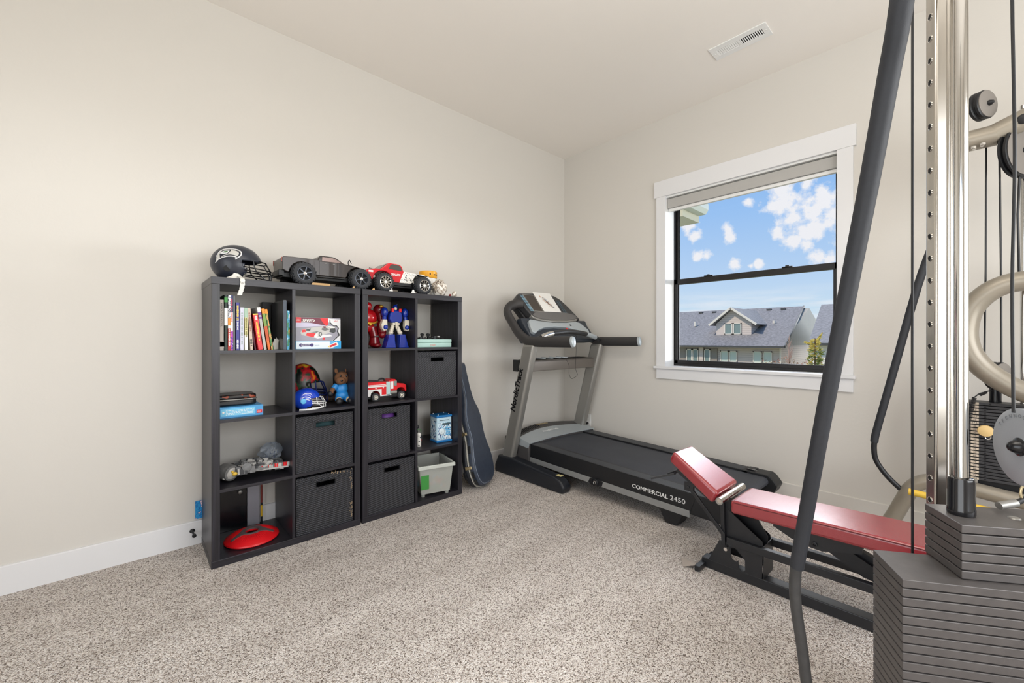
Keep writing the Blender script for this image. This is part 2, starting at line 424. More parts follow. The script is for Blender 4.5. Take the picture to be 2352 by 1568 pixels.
# ------------------------------------------------------------------ outlet, vent, door stop
o = thing('power_outlet', 'white wall outlet with a black plug behind the treadmill', 'outlet', (XR, 2.645, .33), world=True)
MB().box(XR-.006, 2.612, .27, XR, 2.684, .392).done('cover_plate', 'white', o, bevel=.002, smooth=0)
for zz in (.361, .301):
    MB().box(XR-.0085, 2.633, zz-.015, XR-.005, 2.663, zz+.015).done('socket', 'white', o, bevel=.003, smooth=0)
b = MB()
for zz in (.363,):
    b.box(XR-.0095, 2.641, zz-.004, XR-.008, 2.6425, zz+.006).box(XR-.0095, 2.653, zz-.004, XR-.008, 2.6545, zz+.006)
b.done('slot', 'dark', o, smooth=0)
MB().cyl((XR-.03, 2.65, .30), (XR-.0085, 2.65, .30), .013).tube(spline([(XR-.028,2.65,.30),(XR-.05,2.655,.29),(XR-.06,2.67,.24),(XR-.05,2.72,.14),(XR-.04,2.78,.03),(XR-.06,2.8,.006)]), .004, 8).done('plug', 'black', o)

v = thing('ceiling_vent', 'white metal air vent with slanted louvres set in the ceiling', 'vent', (2.96, 1.018, ZC), world=True)
vx0, vx1, vy0, vy1 = 2.885, 3.035, .845, 1.19
b = MB(); ix0, ix1 = 2.928, 2.992
b.box(vx0, vy0, ZC-.006, ix0, vy1, ZC).box(ix1, vy0, ZC-.006, vx1, vy1, ZC).box(ix0, vy0, ZC-.006, ix1, vy0+.035, ZC).box(ix0, vy1-.035, ZC-.006, ix1, vy1, ZC).box(ix0, 1.010, ZC-.006, ix1, 1.026, ZC)
b.cyl((2.96,.862,ZC-.008),(2.96,.862,ZC-.005),.004,n=10).cyl((2.96,1.173,ZC-.008),(2.96,1.173,ZC-.005),.004,n=10)
b.done('face_plate', 'white', v, bevel=.0015, smooth=0)
MB().box(ix0-.002, vy0+.03, ZC-.0015, ix1+.002, vy1-.03, ZC-.0005).done('backing', 'dark', v, smooth=0)
n = 11
for k in range(n):
    y = .886+k*(1.006-.886)/(n-1)
    MB().obox((2.96, y, ZC-.0035), (ix1-ix0, .0055, .0012), (R(-50),0,0)).done('louvre', 'white', v, smooth=0)
for k in range(n):
    y = 1.032+k*(1.150-1.032)/(n-1)
    MB().obox((2.96, y, ZC-.0035), (ix1-ix0, .0104, .0012), (R(-9),0,0)).done('louvre', 'white', v, smooth=0)

d = thing('door_stop', 'small black door stop screwed to the white baseboard left of the shelves', 'door stop', (.265, YL-.016, .078), world=True)
MB().lathe([(.0125,0),(.0125,.003),(.006,.008),(.0045,.012),(.0045,.055)], (.262,YL-.016,.082), (.06,-1,-.12)).done('post', 'black', d)
MB().lathe([(.0045,.053),(.0095,.056),(.010,.066),(.007,.070)], (.262,YL-.016,.082), (.06,-1,-.12)).done('bumper', 'black', d)

# ------------------------------------------------------------------ outside
def E(x, y, z): return (2*x, 2*y, H+2*(z-H))
roofm = pattern('asphalt_shingle', [(96,98,104),(108,110,116),(120,122,128),(134,135,140)], 5, .9, (1,1,1), 'voronoi')
roofm = mat('asphalt_shingle', (134, 132, 131), .9, vary=.28, vscale=5)
sid = stripes('lap_siding', (212, 200, 190), (170, 158, 148), 5.0, 'Z', .8, .12)
sidg = stripes('batten_siding', (176, 172, 160), (140, 136, 126), 3.2, 'Y', .8, .18)
sidgx = stripes('batten_siding_gable', (176, 172, 160), (140, 136, 126), 3.2, 'X', .8, .18)
sidw = stripes('white_lap_siding', (232, 228, 220), (200, 196, 188), 3.0, 'Z', .8, .1)
extrim = mat('house_trim', (226, 220, 206), .6)
fascia = mat('fascia_dark', (70, 72, 72), .6)
wglass = mat('house_window_glass', (120, 140, 136), .15, spec=.8)
blindm = mat('window_shade_pale', (206, 220, 208), .5)
hs = thing('house', 'tan sided house with a grey shingle roof and dormer across the yard', 'house', E(22, 8, -.9), world=True)
ye = 5.80   # right end wall
g0 = -1.2
b = MB(); a1 = E(22, ye, g0); a2 = E(32, 16, .86)
b.box(a1[0], a1[1], a1[2], a2[0], a2[1], a2[2]); b.done('wall', sid, hs, smooth=0)
# gable end above the eaves
p = [E(22, ye, .86), E(32, ye, .86), E(27, ye, 2.85)]
q = [V(x)+V((0,.4,0)) for x in p]
MB().add(p+q, [(0,1,2),(5,4,3),(0,3,4,1),(1,4,5,2),(2,5,3,0)]).done('gable_wall', sidgx, hs, smooth=0)
def slab(pts, th, name, m, parent):
    pts = [V(p_) for p_ in pts]; n_ = (pts[1]-pts[0]).cross(pts[2]-pts[0]).normalized()
    if n_.z > 0: n_ = -n_
    return MB().add(pts+[p_+n_*th for p_ in pts], [(0,1,2,3),(7,6,5,4),(0,4,5,1),(1,5,6,2),(2,6,7,3),(3,7,4,0)]).done(name, m, parent, smooth=0)
yo = 5.53
slab([E(21.5, yo, .86), E(21.5, 16.4, .86), E(27, 16.9, 2.97), E(27, 6.05, 2.97)], .18, 'roof', roofm, hs)
slab([E(27, 6.05, 2.97), E(27, 16.9, 2.97), E(32.6, 16.4, .86), E(32.6, 6.6, .86)], .18, 'roof', roofm, hs)
MB().beam(E(21.48, yo, .815), E(21.48, 16.4, .815), .1, .16).done('gutter', fascia, hs, smooth=0)
MB().beam(E(21.5, yo, .83), E(27, 6.04, 2.94), .08, .26, (0,0,1)).beam(E(27, 6.04, 2.94), E(32.6, 6.58, .83), .08, .26, (0,0,1)).done('rake_board', fascia, hs, smooth=0)
MB().beam(E(21.95, ye+.02, .8), E(21.95, ye+.02, g0), .12, .12, (0,1,0)).done('downspout', extrim, hs, smooth=0)
def hwin(y0, y1, z0, z1, x, half=True):
    f_ = MB(); w_ = .045; X0 = 2*(x-.03); X1 = 2*x+.02
    A = E(x, y0, z0); B = E(x, y1, z1); k = w_*2
    f_.box(X0, A[1], A[2], X1, B[1], A[2]+k).box(X0, A[1], B[2]-k, X1, B[1], B[2]).box(X0, A[1], A[2], X1, A[1]+k, B[2]).box(X0, B[1]-k, A[2], X1, B[1], B[2])
    if half: zm = A[2]+(B[2]-A[2])*.42; f_.box(X0, A[1], zm-.05, X1, B[1], zm+.05)
    o_ = f_.done('window', extrim, hs, smooth=0)
    MB().box(2*x-.01, A[1]+.02, A[2]+.02, 2*x, B[1]-.02, B[2]-.02).done('pane', wglass, o_, smooth=0)
    if half:
        MB().box(2*x-.02, A[1]+.08, A[2]+(B[2]-A[2])*.44, 2*x-.01, B[1]-.08, B[2]-.08).done('shade', blindm, o_, smooth=0)
for y0, y1 in ((8.065, 8.453), (7.663, 8.03), (6.58, 6.96), (6.15, 6.533)): hwin(y0, y1, -.35, .6, 21.97)
# recessed porch at the left
MB().box(*E(21.93, 8.6, -.9), *E(22, 16, .70)).done('porch_recess', mat('porch_shade', (150,142,132), .8), hs, smooth=0)
for y0, y1 in ((9.53, 9.83), (9.86, 10.16), (8.92, 9.22)): hwin(y0, y1, -.5, .66, 21.9, False)
MB().box(*E(21.86, 9.27, -.9), *E(21.95, 9.49, .76)).done('porch_post', sid, hs, smooth=0)
# dormer
dm = MB(); F = 22.9; zb = 1.37
dl, dr, dk = 9.02, 7.33, 8.22
p = [E(F, dl, zb), E(F, dr, zb), E(F, dr, 1.99), E(F, dk, 2.72), E(F, dl, 1.99)]
q = [E(26, a_[1]/2, H+(a_[2]-H)/2) for a_ in p]
dm.add(p+q, [(0,1,2,3,4),(9,8,7,6,5),(0,5,6,1),(1,6,7,2),(2,7,8,3),(3,8,9,4),(4,9,5,0)])
dmo = dm.done('dormer', sid, hs, smooth=0)
pk = 2.80; eL, eR = 9.30, 7.02; ez = 1.93
slab([E(F-.25, eL, ez), E(F-.25, dk, pk), E(27.4, dk, pk), E(24.6, eL, ez)], .12, 'dormer_roof', roofm, dmo)
slab([E(F-.25, dk, pk), E(F-.25, eR, ez), E(24.6, eR, ez), E(27.4, dk, pk)], .12, 'dormer_roof', roofm, dmo)
MB().beam(E(F-.27, eL, ez-.03), E(F-.27, dk, pk-.03), .06, .2).beam(E(F-.27, dk, pk-.03), E(F-.27, eR, ez-.03), .06, .2).done('dormer_rake', extrim, dmo, smooth=0)
for y0, y1 in ((8.20, 8.60), (7.78, 8.17)): hwin(y0, y1, 1.42, 2.0, F-.02, False)
b = MB()
for px_ in (6.9, 7.6, 8.9, 9.7, 10.6, 11.4): 
    c_ = E(26.6, px_, 2.80); b.box(c_[0]-.2, c_[1]-.22, c_[2], c_[0]+.2, c_[1]+.22, c_[2]+.16)
b.done('roof_vent', fascia, hs, smooth=0)
for c3, h3, m3 in ((E(25.6, 8.0, 2.45), .35, extrim), (E(24.4, 6.75, 1.98), .3, extrim), (E(24.2, 10.7, 1.92), .55, extrim)):
    MB().cyl(c3, (c3[0], c3[1], c3[2]+h3), .14, n=10).done('vent_pipe', m3, hs)
h2 = thing('house', 'white sided house with a steep grey roof at the right edge of the window', 'house', E(20, 2.5, -.9), world=True)
MB().box(*E(18.2, -2, -1.2), *E(26, 3.82, 1.05)).done('wall', sidw, h2, smooth=0)
slab([E(17.9, 3.88, 1.03), E(17.9, -3, 1.03), E(24, -3, 2.80), E(24, 4.68, 2.80)], .16, 'roof', roofm, h2)
slab([E(24, 4.68, 2.80), E(24, -3, 2.80), E(30, -3, 1.03), E(30, 3.88, 1.03)], .16, 'roof', roofm, h2)
MB().beam(E(17.88, 3.88, 1.0), E(17.88, -3, 1.0), .1, .16).done('gutter', fascia, h2, smooth=0)
gr = mat('winter_lawn', (150, 146, 100), .95, vary=.2, vscale=.6)
struct(MB().box(6, -60, -3.3, 160, 120, -3.05).done('ground', gr, smooth=0))
# planting below the window
def tree_bare():
    t_ = thing('bare_tree', 'slim leafless sapling in front of the tan house', 'tree', E(15, 3.735, -.9), world=True)
    b_ = MB(); base = V(E(15, 3.735, -.95)); top = V(E(15, 3.735, 1.30)); rnd = random.Random(3)
    b_.tube([base, base.lerp(top, .5)+V((0,.05,0)), top], [.07, .045, .012], 8)
    for i in range(46):
        s_ = base.lerp(top, .30+.66*i/46); a_ = rnd.uniform(0, 6.28); L_ = (1.25-.95*i/46)*rnd.uniform(.6, 1)
        e_ = s_+V((math.cos(a_)*L_*.38, math.sin(a_)*L_*.38, L_*.85)); m_ = s_.lerp(e_, .5)+V((0,0,-.06))
        b_.tube([s_, m_, e_], [.02, .014, .006], 5)
    b_.done('branches', mat('bare_bark', (176, 150, 138), .9), t_)
tree_bare()
def conifer():
    t_ = thing('conifer', 'small yellow-green conifer with a bent golden tip', 'tree', E(13, 2.67, -.6), world=True)
    rnd = random.Random(5); base = V(E(13, 2.67, -.6)); top = V(E(13, 2.67, 1.2)); b_ = MB()
    b_.tube([base, top], [.09, .02], 6, mi=0); b_.done('trunk', mat('conifer_bark', (110, 88, 66), .9), t_)
    g_ = MB()
    def tuft(c, s, a, mi):
        d = V((math.cos(a), math.sin(a), rnd.uniform(-.15, .5))).normalized(); r_ = V((-math.sin(a), math.cos(a), 0))
        for k in range(7):
            dd = (d+r_*rnd.uniform(-.5, .5)+V((0,0,rnd.uniform(-.4,.4)))).normalized(); e = c+dd*s*rnd.uniform(.5,1)
            n_ = V((rnd.uniform(-1,1), rnd.uniform(-1,1), rnd.uniform(-1,1))).normalized()*.022
            g_.add([c-n_, c+n_, e+n_*.6, e-n_*.6], [(0,1,2,3)], mi)
    for i in range(330):
        u_ = i/330; z_ = base.lerp(top, .10+.88*u_); wdt = .50*(1-u_)**.75+.07+.16*math.sin(u_*19)*(1-u_); a_ = rnd.uniform(0, 6.28)
        c_ = z_+V((math.cos(a_), math.sin(a_), 0))*wdt*rnd.uniform(.15, .85)
        tuft(c_, .22, a_, 1 if rnd.random() < .45 or u_ > .85 else 0)
    for k in range(26):
        c_ = V(E(13, 2.67-.006*k, 1.12+.0085*k)); tuft(c_, .2*(1.15-k/26), -1.2+rnd.uniform(-.6,.6), 1)
    for k in range(22):
        c_ = V(E(13, 2.67+.008*k, 1.02+.003*k)); tuft(c_, .18, 1.4+rnd.uniform(-.5,.5), 1)
    g_.done('foliage', [mat('needle_green', (120, 140, 66), .9), mat('needle_gold', (222, 204, 112), .9)], t_, smooth=0, fix=False)
conifer()
rnd = random.Random(9); b = MB()
for i in range(700):
    y_ = rnd.uniform(2.75, 4.2); c_ = V(E(14.2, y_, rnd.uniform(-.5, .58+.1*math.sin(y_*9))))+V((rnd.uniform(-.5,.5), 0, 0))
    n_ = V((rnd.uniform(-1,1), rnd.uniform(-1,1), rnd.uniform(-1,1)))*.05; e_ = V((rnd.uniform(-1,1), rnd.uniform(-1,1), rnd.uniform(-1,1)))*.05
    b.add([c_-n_, c_+e_, c_+n_, c_-e_], [(0,1,2,3)], rnd.choice((0,0,1)))
o = b.done('russet_shrubs', [mat('shrub_russet', (170, 112, 88), .9), mat('shrub_brown', (120, 104, 78), .9)], smooth=0, fix=False)
tag(o, 'low russet bushes below the bare sapling outside the window', 'shrubs', kind='stuff')
# corner of this house's own eave, upper left outside the window
ev = thing('roof_eave', 'corner of a pale eave with gutter at the upper left outside the window', 'eave', (5, 2.6, 2.7), world=True)
MB().box(4.86, 2.30, 2.63, 5.3, 3.6, 2.9).done('soffit', mat('soffit_tan', (188, 184, 160), .7), ev, smooth=0)
MB().prism([(0,0),(.085,0),(.12,.05),(.12,.12),(0,.12)], (5.3,2.30,2.715), (0,-1,0), (0,0,1), (-.5,0,0)).done('gutter', mat('gutter_paint', (196, 200, 186), .5), ev, smooth=0)
MB().box(4.78, 2.20, 2.835, 5.3, 3.6, 2.86).done('drip_edge', extrim, ev, smooth=0)

# ------------------------------------------------------------------ sky
def pix(px, py):
    a = V((math.cos(YAW), math.sin(YAW), 0)); r = V((math.sin(YAW), -math.cos(YAW), 0))
    return (a+r*((px-1176)/960.66)+V((0,0,1))*(-(py-779.35)/960.66)).normalized()
wd = bpy.data.worlds.new('sky'); sc.world = wd; wd.use_nodes = True
N = wd.node_tree.nodes; L = wd.node_tree.links; bg = N['Background']
tc = N.new('ShaderNodeTexCoord'); nz = N.new('ShaderNodeVectorMath'); nz.operation = 'NORMALIZE'; L.new(tc.outputs['Generated'], nz.inputs[0])
sp = N.new('ShaderNodeSeparateXYZ'); L.new(nz.outputs[0], sp.inputs[0])
gr_ = N.new('ShaderNodeValToRGB'); e = gr_.color_ramp.elements
e[0].position = 0; e[0].color = srgb(214, 232, 244); e[1].position = .5; e[1].color = srgb(120, 170, 238)
for p_, c_ in ((.06, (204, 228, 246)), (.14, (184, 214, 248)), (.26, (156, 198, 247))):
    x = e.new(p_); x.color = srgb(*c_)
L.new(sp.outputs['Z'], gr_.inputs['Fac'])
def mth(op, a, b_=None, clamp=False):
    n_ = N.new('ShaderNodeMath'); n_.operation = op; n_.use_clamp = clamp
    for i, q_ in enumerate((a, b_)):
        if q_ is None: continue
        if isinstance(q_, (int, float)): n_.inputs[i].default_value = q_
        else: L.new(q_, n_.inputs[i])
    return n_.outputs[0]
no = N.new('ShaderNodeTexNoise'); no.inputs['Scale'].default_value = 34; no.inputs['Detail'].default_value = 7; no.inputs['Roughness'].default_value = .62
L.new(nz.outputs[0], no.inputs['Vector'])
blobs = [(1792,470,30),(1800,430,26),(1824,500,34),(1868,480,44),(1905,495,44),(1860,530,26),(1788,535,16),(1822,558,20),(1848,562,16),(1850,425,18),(1886,440,20),
         (1582,522,17),(1596,538,14),(1672,530,13),(1674,545,11),(1720,466,9),(1604,587,11),(1624,589,12),(1690,605,11),(1740,608,10),(1725,612,7),(1880,592,18),(1905,596,20),(1560,512,10),
         (1980,500,60),(2080,430,80),(1500,560,30),(1400,480,60)]
acc = None
for bx, by, br in blobs:
    d_ = pix(bx, by); dn = N.new('ShaderNodeVectorMath'); dn.operation = 'DISTANCE'; dn.inputs[1].default_value = d_
    L.new(nz.outputs[0], dn.inputs[0])
    u_ = (bx-1176)/960.66; rr = br/960.66/(1+u_*u_)*1.35
    v_ = mth('SUBTRACT', 1.0, mth('DIVIDE', dn.outputs['Value'], rr))
    acc = v_ if acc is None else mth('MAXIMUM', acc, v_)
cl = mth('ADD', acc, mth('MULTIPLY', mth('SUBTRACT', no.outputs['Fac'], .5), 3.4))
cl = mth('MULTIPLY', cl, 1.5, True)
# thin flat cloud near the horizon
mp = N.new('ShaderNodeMapping'); mp.inputs['Scale'].default_value = (3, 3, 26); L.new(nz.outputs[0], mp.inputs['Vector'])
n2 = N.new('ShaderNodeTexNoise'); n2.inputs['Scale'].default_value = 2.2; n2.inputs['Detail'].default_value = 6; L.new(mp.outputs[0], n2.inputs['Vector'])
band = mth('MULTIPLY', mth('SUBTRACT', 1.0, mth('DIVIDE', mth('ABSOLUTE', mth('SUBTRACT', sp.outputs['Z'], .055)), .055), True), mth('MULTIPLY', mth('SUBTRACT', n2.outputs['Fac'], .42), 5.5, True), True)
cl = mth('MAXIMUM', cl, mth('MULTIPLY', band, .75))
mx = N.new('ShaderNodeMixRGB'); mx.inputs['Color2'].default_value = srgb(244, 245, 250)
L.new(cl, mx.inputs['Fac']); L.new(gr_.outputs['Color'], mx.inputs['Color1']); L.new(mx.outputs['Color'], bg.inputs['Color'])
bg.inputs['Strength'].default_value = 1.0

# ------------------------------------------------------------------ light
def area(name, loc, aim, sx, sy, power, col=(1,1,1)):
    l = bpy.data.lights.new(name, 'AREA'); l.shape = 'RECTANGLE'; l.size = sx; l.size_y = sy; l.energy = power; l.color = col
    o = bpy.data.objects.new(name, l); C.objects.link(o); o.location = loc
    o.rotation_euler = (V(aim)-V(loc)).to_track_quat('-Z', 'Z').to_euler(); return o
def sun(name, d, ang, st, col=(1,1,1)):
    l = bpy.data.lights.new(name, 'SUN'); l.angle = R(ang); l.energy = st; l.color = col
    o = bpy.data.objects.new(name, l); C.objects.link(o); o.location = (6, 6, 6); o.rotation_euler = V(d).normalized().to_track_quat('-Z', 'Z').to_euler(); return o
LIGHTS = 1
area('fill_near_wall', (1.35, YB-.10, 1.65), (1.35, 2, 1.65), 2.6, 1.7, 84, (1, .99, .97))  # soft fill added behind the camera, set in an unseen opening
area('fill_back_wall', (XB-.10, .15, 1.25), (3, .6, 1.2), 2.2, 2.3, 46, (1, .985, .96))  # second added fill, shining through the unseen back wall opening
for az_, st_ in ((20, .78), (29, .66), (39, .54), (50, .44), (63, .36)):   # low bright band of sky beyond the window
    sun('horizon_daylight', (-math.cos(R(az_)), math.sin(R(az_)), -.035), 9, st_, (.95, .975, 1))
sun('sky_daylight', (-.85, -.12, -.52), 24, 1.7, (.95, .975, 1))
sun('outdoor_sun', (.6, -.25, -.76), 3, 3.0, (1, .88, .74))
area('ceiling_bounce_fill', (.9, .4, ZC-.25), (.9, .4, ZC), 1.2, 1.2, 32, (1, .97, .93))  # upward fill added to brighten the ceiling, not a real fixture
sc.view_settings.exposure = -.07
# ------------------------------------------------------------------ cube shelves
SY0, SY1 = 2.576, 2.954
Wd, Ht, T1, T2, CW = .766, 1.479, .036, .016, .339
ZS = [T1, .392, .748, 1.103]           # top of each shelf, bottom row first
def make_shelf(label, x0):
    t = thing('cube_shelf', label, 'shelf', (x0, SY0, 0), group='black-brown cube shelving units')
    D = SY1-SY0
    MB().box(0, 0, Ht-T1, Wd, D, Ht).done('top_panel', 'woodx', t, bevel=.001, smooth=0)
    MB().box(0, 0, 0, Wd, D, T1).done('bottom_panel', 'woodx', t, bevel=.001, smooth=0)
    for xa in (0.001, Wd-T1-.001): MB().box(xa, .001, T1, xa+T1, D-.001, Ht-T1).done('side_panel', 'woodz', t, bevel=.001, smooth=0)
    xm = (Wd-T2)/2
    MB().box(xm, .003, T1, xm+T2, D-.003, Ht-T1).done('divider', 'woodz', t, smooth=0)
    for z in ZS[1:]:
        for xa in (T1+.001, xm+T2):
            MB().box(xa, .004, z-T2, xa+CW-.001, D-.003, z).done('shelf_board', 'woodx', t, smooth=0)
    return t
XA, XBs = .3045, 1.0825
shA = make_shelf('tall black-brown cube shelf on the left, helmet and pickup on top', XA)
shB = make_shelf('tall black-brown cube shelf on the right, nearer the guitar case', XBs)
cellx = [XA+T1, XA+(Wd+T2)/2, XBs+T1, XBs+(Wd+T2)/2]

# ------------------------------------------------------------------ woven baskets
def basket(label, x, z, w=.318, h=.325, rz=0, y=SY0+.012, inner=None, worn=False):
    t = thing('storage_basket', label, 'basket', (x+w/2, y, z), rz, 'black woven storage baskets')
    a = w/2; d = .345; th = .008; sw, sh, st = .054, .014, .052
    zt = h-st
    b = MB(); n = 18
    # front with a slot; every wall slightly bowed like soft woven sides
    b.box(-a, 0, 0, a, th, zt-sh).box(-a, 0, zt+sh, a, th, h).box(-a, 0, zt-sh, -sw, th, zt+sh).box(sw, 0, zt-sh, a, th, zt+sh)
    b.box(-a, d-th, 0, a, d, h).box(-a, th, 0, -a+th, d-th, h).box(a-th, th, 0, a, d-th, h).box(-a+th, th, 0, a-th, d-th, th)
    b.done('body', 'weave', t, smooth=0)
    r = MB(); r.box(-a-.003, -.004, h-.03, a+.003, 0, h+.003).box(-a-.003, -.004, h, a+.003, d+.003, h+.003)
    r2 = MB()
    for zz in (h-.028, h+.001): r2.tube([(-a-.003,-.002,zz),(a+.003,-.002,zz)], .0032, 8)
    r2.tube([(-a,0,0.003),(-a,0,h)], .0035, 8).tube([(a,0,0.003),(a,0,h)], .0035, 8)
    r2.done('rim', 'weave', t)
    q = MB(); q.box(-sw-.003, -.0025, zt-sh-.003, sw+.003, .001, zt-sh).box(-sw-.003, -.0025, zt+sh, sw+.003, .001, zt+sh+.003).box(-sw-.003, -.0025, zt-sh, -sw, .001, zt+sh).box(sw, -.0025, zt-sh, sw+.003, .001, zt+sh)
    q.done('handle_opening', 'black', t, smooth=0)
    if worn:
        rnd = random.Random(4); q = MB()
        for i in range(46):
            zz = rnd.choice((rnd.uniform(.2, h), rnd.uniform(.02, .12))); xx = a-.004-abs(rnd.gauss(0, .008)) if rnd.random() < .7 else rnd.uniform(0, a)
            if xx < a-.03: zz = h-rnd.uniform(0, .012)
            p = V((xx, -.004, zz)); q.tube([p, p+V((rnd.uniform(-.006,.006), -.002, rnd.uniform(.006,.016)))], .0009, 4)
        q.done('frayed_strands', 'tan', t)
    return t
bs = [basket('black woven basket below the blue helmet shelf, in the third row', cellx[1]+.008, ZS[1], h=.318),
      basket('frayed black woven basket in the bottom row beside the red disc', cellx[1]+.010, ZS[0], h=.322, worn=True),
      basket('black woven basket directly under the mint green tin', cellx[3]+.006, ZS[2], w=.318, h=.322),
      basket('black woven basket directly under the toy fire truck', cellx[2]+.001, ZS[1], w=.300, h=.318, rz=R(1.5)),
      basket('black woven basket in the bottom row beside the clear bin', cellx[2]+.008, ZS[0], w=.322, h=.318)]
for k, (bx, bz, mname, nm, lb) in enumerate(((bs[0], ZS[1], 'skyd', 'folded_cloth', 'dark teal cloth seen through the slot of a woven basket'), (bs[3], ZS[1], 'purple', 'toy_ball', 'purple ball seen through the slot of the basket under the fire truck'))):
    x_, y_ = bx.location.x, bx.location.y
    if k: o = MB().ell((x_+.015, y_+.10, bz+.008+.115), (.07,.07,.07)).add([(0,0,0)],[]).done(nm, mname); o2 = None
    else: o = MB().prism([(-.12,0),(.12,0),(.11,.25),(.02,.268),(-.10,.24)], (x_,y_+.05,bz+.0085), (1,0,0), (0,0,1), (0,.2,0)).done(nm, mat('teal_cloth', (52,84,88), .8), bevel=.012, smooth=40)
    if k: o.location.z += .11
    tag(o, lb, 'toy' if k else 'cloth')

# ------------------------------------------------------------------ books
def book(label, x, thk, h, rows, tilt=0, y=2.602, d=.19, group='books on the top left shelf'):
    """rows: list of (z0, z1, material) bands on the spine, then texts (string, ztop, size, material)"""
    t = thing('book', label, 'book', (x, y, ZS[3]), 0, group)
    t.rotation_euler = (0, -tilt, 0)
    bands, texts, cover = rows
    MB().box(.0015, .004, .002, thk-.0015, d, h-.002).done('page_block', 'paper', t, smooth=0)
    mats = [M[cover] if isinstance(cover, str) else cover]
    b = MB(); b.box(0, 0, 0, .0015, d+.002, h).box(thk-.0015, 0, 0, thk, d+.002, h).box(0, 0, 0, thk, .004, h)
    for z0, z1, m in bands:
        if isinstance(m, str): m = M[m]
        if m not in mats: mats.append(m)
        b.box(.0003, -.0004, z0, thk-.0003, .0002, z1, mats.index(m))
    for s_, zt, sz, m in texts:
        if isinstance(m, str): m = M[m]
        if m not in mats: mats.append(m)
        if isinstance(s_, (int, float)):       # print too small to read: short strokes
            z_ = zt; rq = random.Random(int(zt*9999))
            while z_ > zt-s_:
                q_ = rq.uniform(.0025, .0045); hh_ = sz*rq.uniform(.32, .5)
                b.box(thk/2-hh_, -.0012, z_-q_, thk/2+hh_, -.0004, z_, mats.index(m)); z_ -= q_+(.0012 if rq.random() < .8 else .005)
            continue
        b.text(s_, sz, (thk*.5-sz*.35, -.0008, zt), (0,0,-1), (1,0,0), mats.index(m), .0003, width=.85)
    b.done('cover', mats, t, smooth=0)
    return t
cg = mat('book_stone', (176, 168, 160), .6); cgreen = mat('book_darkgreen', (34, 52, 42), .5); cind = mat('book_indigo', (64, 62, 134), .5)
clil = mat('book_lilac', (206, 206, 222), .5); cyel = mat('book_straw', (214, 206, 150), .5); cbei = mat('book_beige', (200, 182, 164), .6)
cmaroon = mat('book_maroon', (96, 18, 44), .5); cgy = mat('book_grey', (176, 176, 170), .5); cor = mat('book_orange', (214, 104, 34), .5); cgr = mat('book_leaf', (116, 150, 70), .5)
cteal = pattern('book_artwork', [(240,242,240),(60,160,200),(40,120,80),(236,180,60)], 60, .4, (1,1,.4))
comic1 = pattern('comic_white', [(250,250,250),(236,236,240),(60,60,70),(230,230,240),(255,255,255)], 55, .4, (1,1,1.6))
comic2 = pattern('comic_purple', [(110,40,150),(200,60,180),(70,50,160),(230,200,240)], 70, .4)
yl = mat('print_yellow', (240, 210, 70), .5); wh = M['paper']; bk = M['black']
book('grey book lettered America the Beautiful, first at the left end', .3415, .0205, .262, ([(.012,.05,cg),(.02,.045,yl)], [('AMERICA THE BEAUTIFUL', .245, .0125, bk)], cg), d=.24)
book('tall dark green book with a white shape on its spine', .3632, .0150, .288, ([(.13,.22,wh),(.25,.275,'green'),(.004,.02,cgreen)], [], cgreen), d=.22)
book('tall comic book, white above an orange circle and a red base', .3790, .0120, .288, ([(0,.115,mat('comic_red', (176,52,40), .5)),(.115,.13,wh),(.13,.17,'orange'),(.17,.288,comic1)], [(.09, .108, .008, wh)], wh), d=.2)
book('tall thin book with a white band over a purple base', .3916, .0095, .288, ([(0,.1,comic2),(.1,.2,wh),(.2,.288,'blued')], [(.12, .27, .006, 'redb')], 'blued'), d=.2)
book('tall thin black book with a pale edge', .4019, .0085, .286, ([(0,.286,'blackg')], [], 'black'), d=.2)
book('indigo book with yellow and white spine lettering', .4122, .0195, .252, ([], [(.075, .235, .010, yl),(.06, .165, .009, wh),(.045, .055, .010, wh)], cind), d=.2)
def rot3(lbl, x, thk, h, tl, c, txts, y=2.602, d=.17, bands=()): return book(lbl, x, thk, h, (list(bands), txts, c), tl, y, d)
rot3('pale lilac paperback next to the indigo book', .4326, .0180, .226, 0, clil, [(.17, .2, .0085, mat('print_greygreen', (150,164,160), .6))])
rot3('straw yellow paperback with a pale green top', .4535, .0160, .225, R(.6), cyel, [(.10, .17, .0085, mat('print_olive', (120,116,60), .6))], bands=[(.175,.225,mat('book_sage', (160,186,166), .5)), (0,.08,wh)])
rot3('beige paperback leaning left beside the yellow one', .4780, .0160, .225, R(3.2), cbei, [(.10, .2, .0085, mat('print_rose', (150,96,84), .6)), (.035, .06, .010, bk)])
rot3('thin dark maroon book between the beige and red paperbacks', .5010, .0100, .205, R(7.2), cmaroon, [], y=2.615)
rot3('red paperback with yellow lettering leaning left', .5150, .0240, .196, R(7.4), 'redb', [(.10, .15, .0095, yl), (.02, .185, .011, wh)], y=2.596, bands=[(.19,.196,yl)])
rot3('grey paperback with a purple striped top behind the red one', .5420, .0165, .232, R(7.9), cgy, [], bands=[(.19,.205,'purple'),(.17,.18,'purple'),(.206,.232,wh)])
rot3('orange and green book with a bright orange top', .5620, .0150, .226, R(7.9), cor, [], bands=[(.2,.226,'orange'),(.05,.13,mat('book_rust',(190,84,40),.5)),(.13,.2,cgr)])
rot3('green book with fine grass-like streaks at the right end of the leaning row', .5785, .0130, .224, R(8.2), pattern('book_grass', [(90,130,60),(210,150,90),(60,120,60),(170,180,120)], 90, .5, (1,1,.25)), [], bands=[(.2,.224,'orange')])
book('tall dark blue binder standing near the divider', .6400, .0170, .279, ([(.002,.277,mat('binder_edge', (58,70,84), .4))], [], 'blackg'), 0, 2.605, .25)
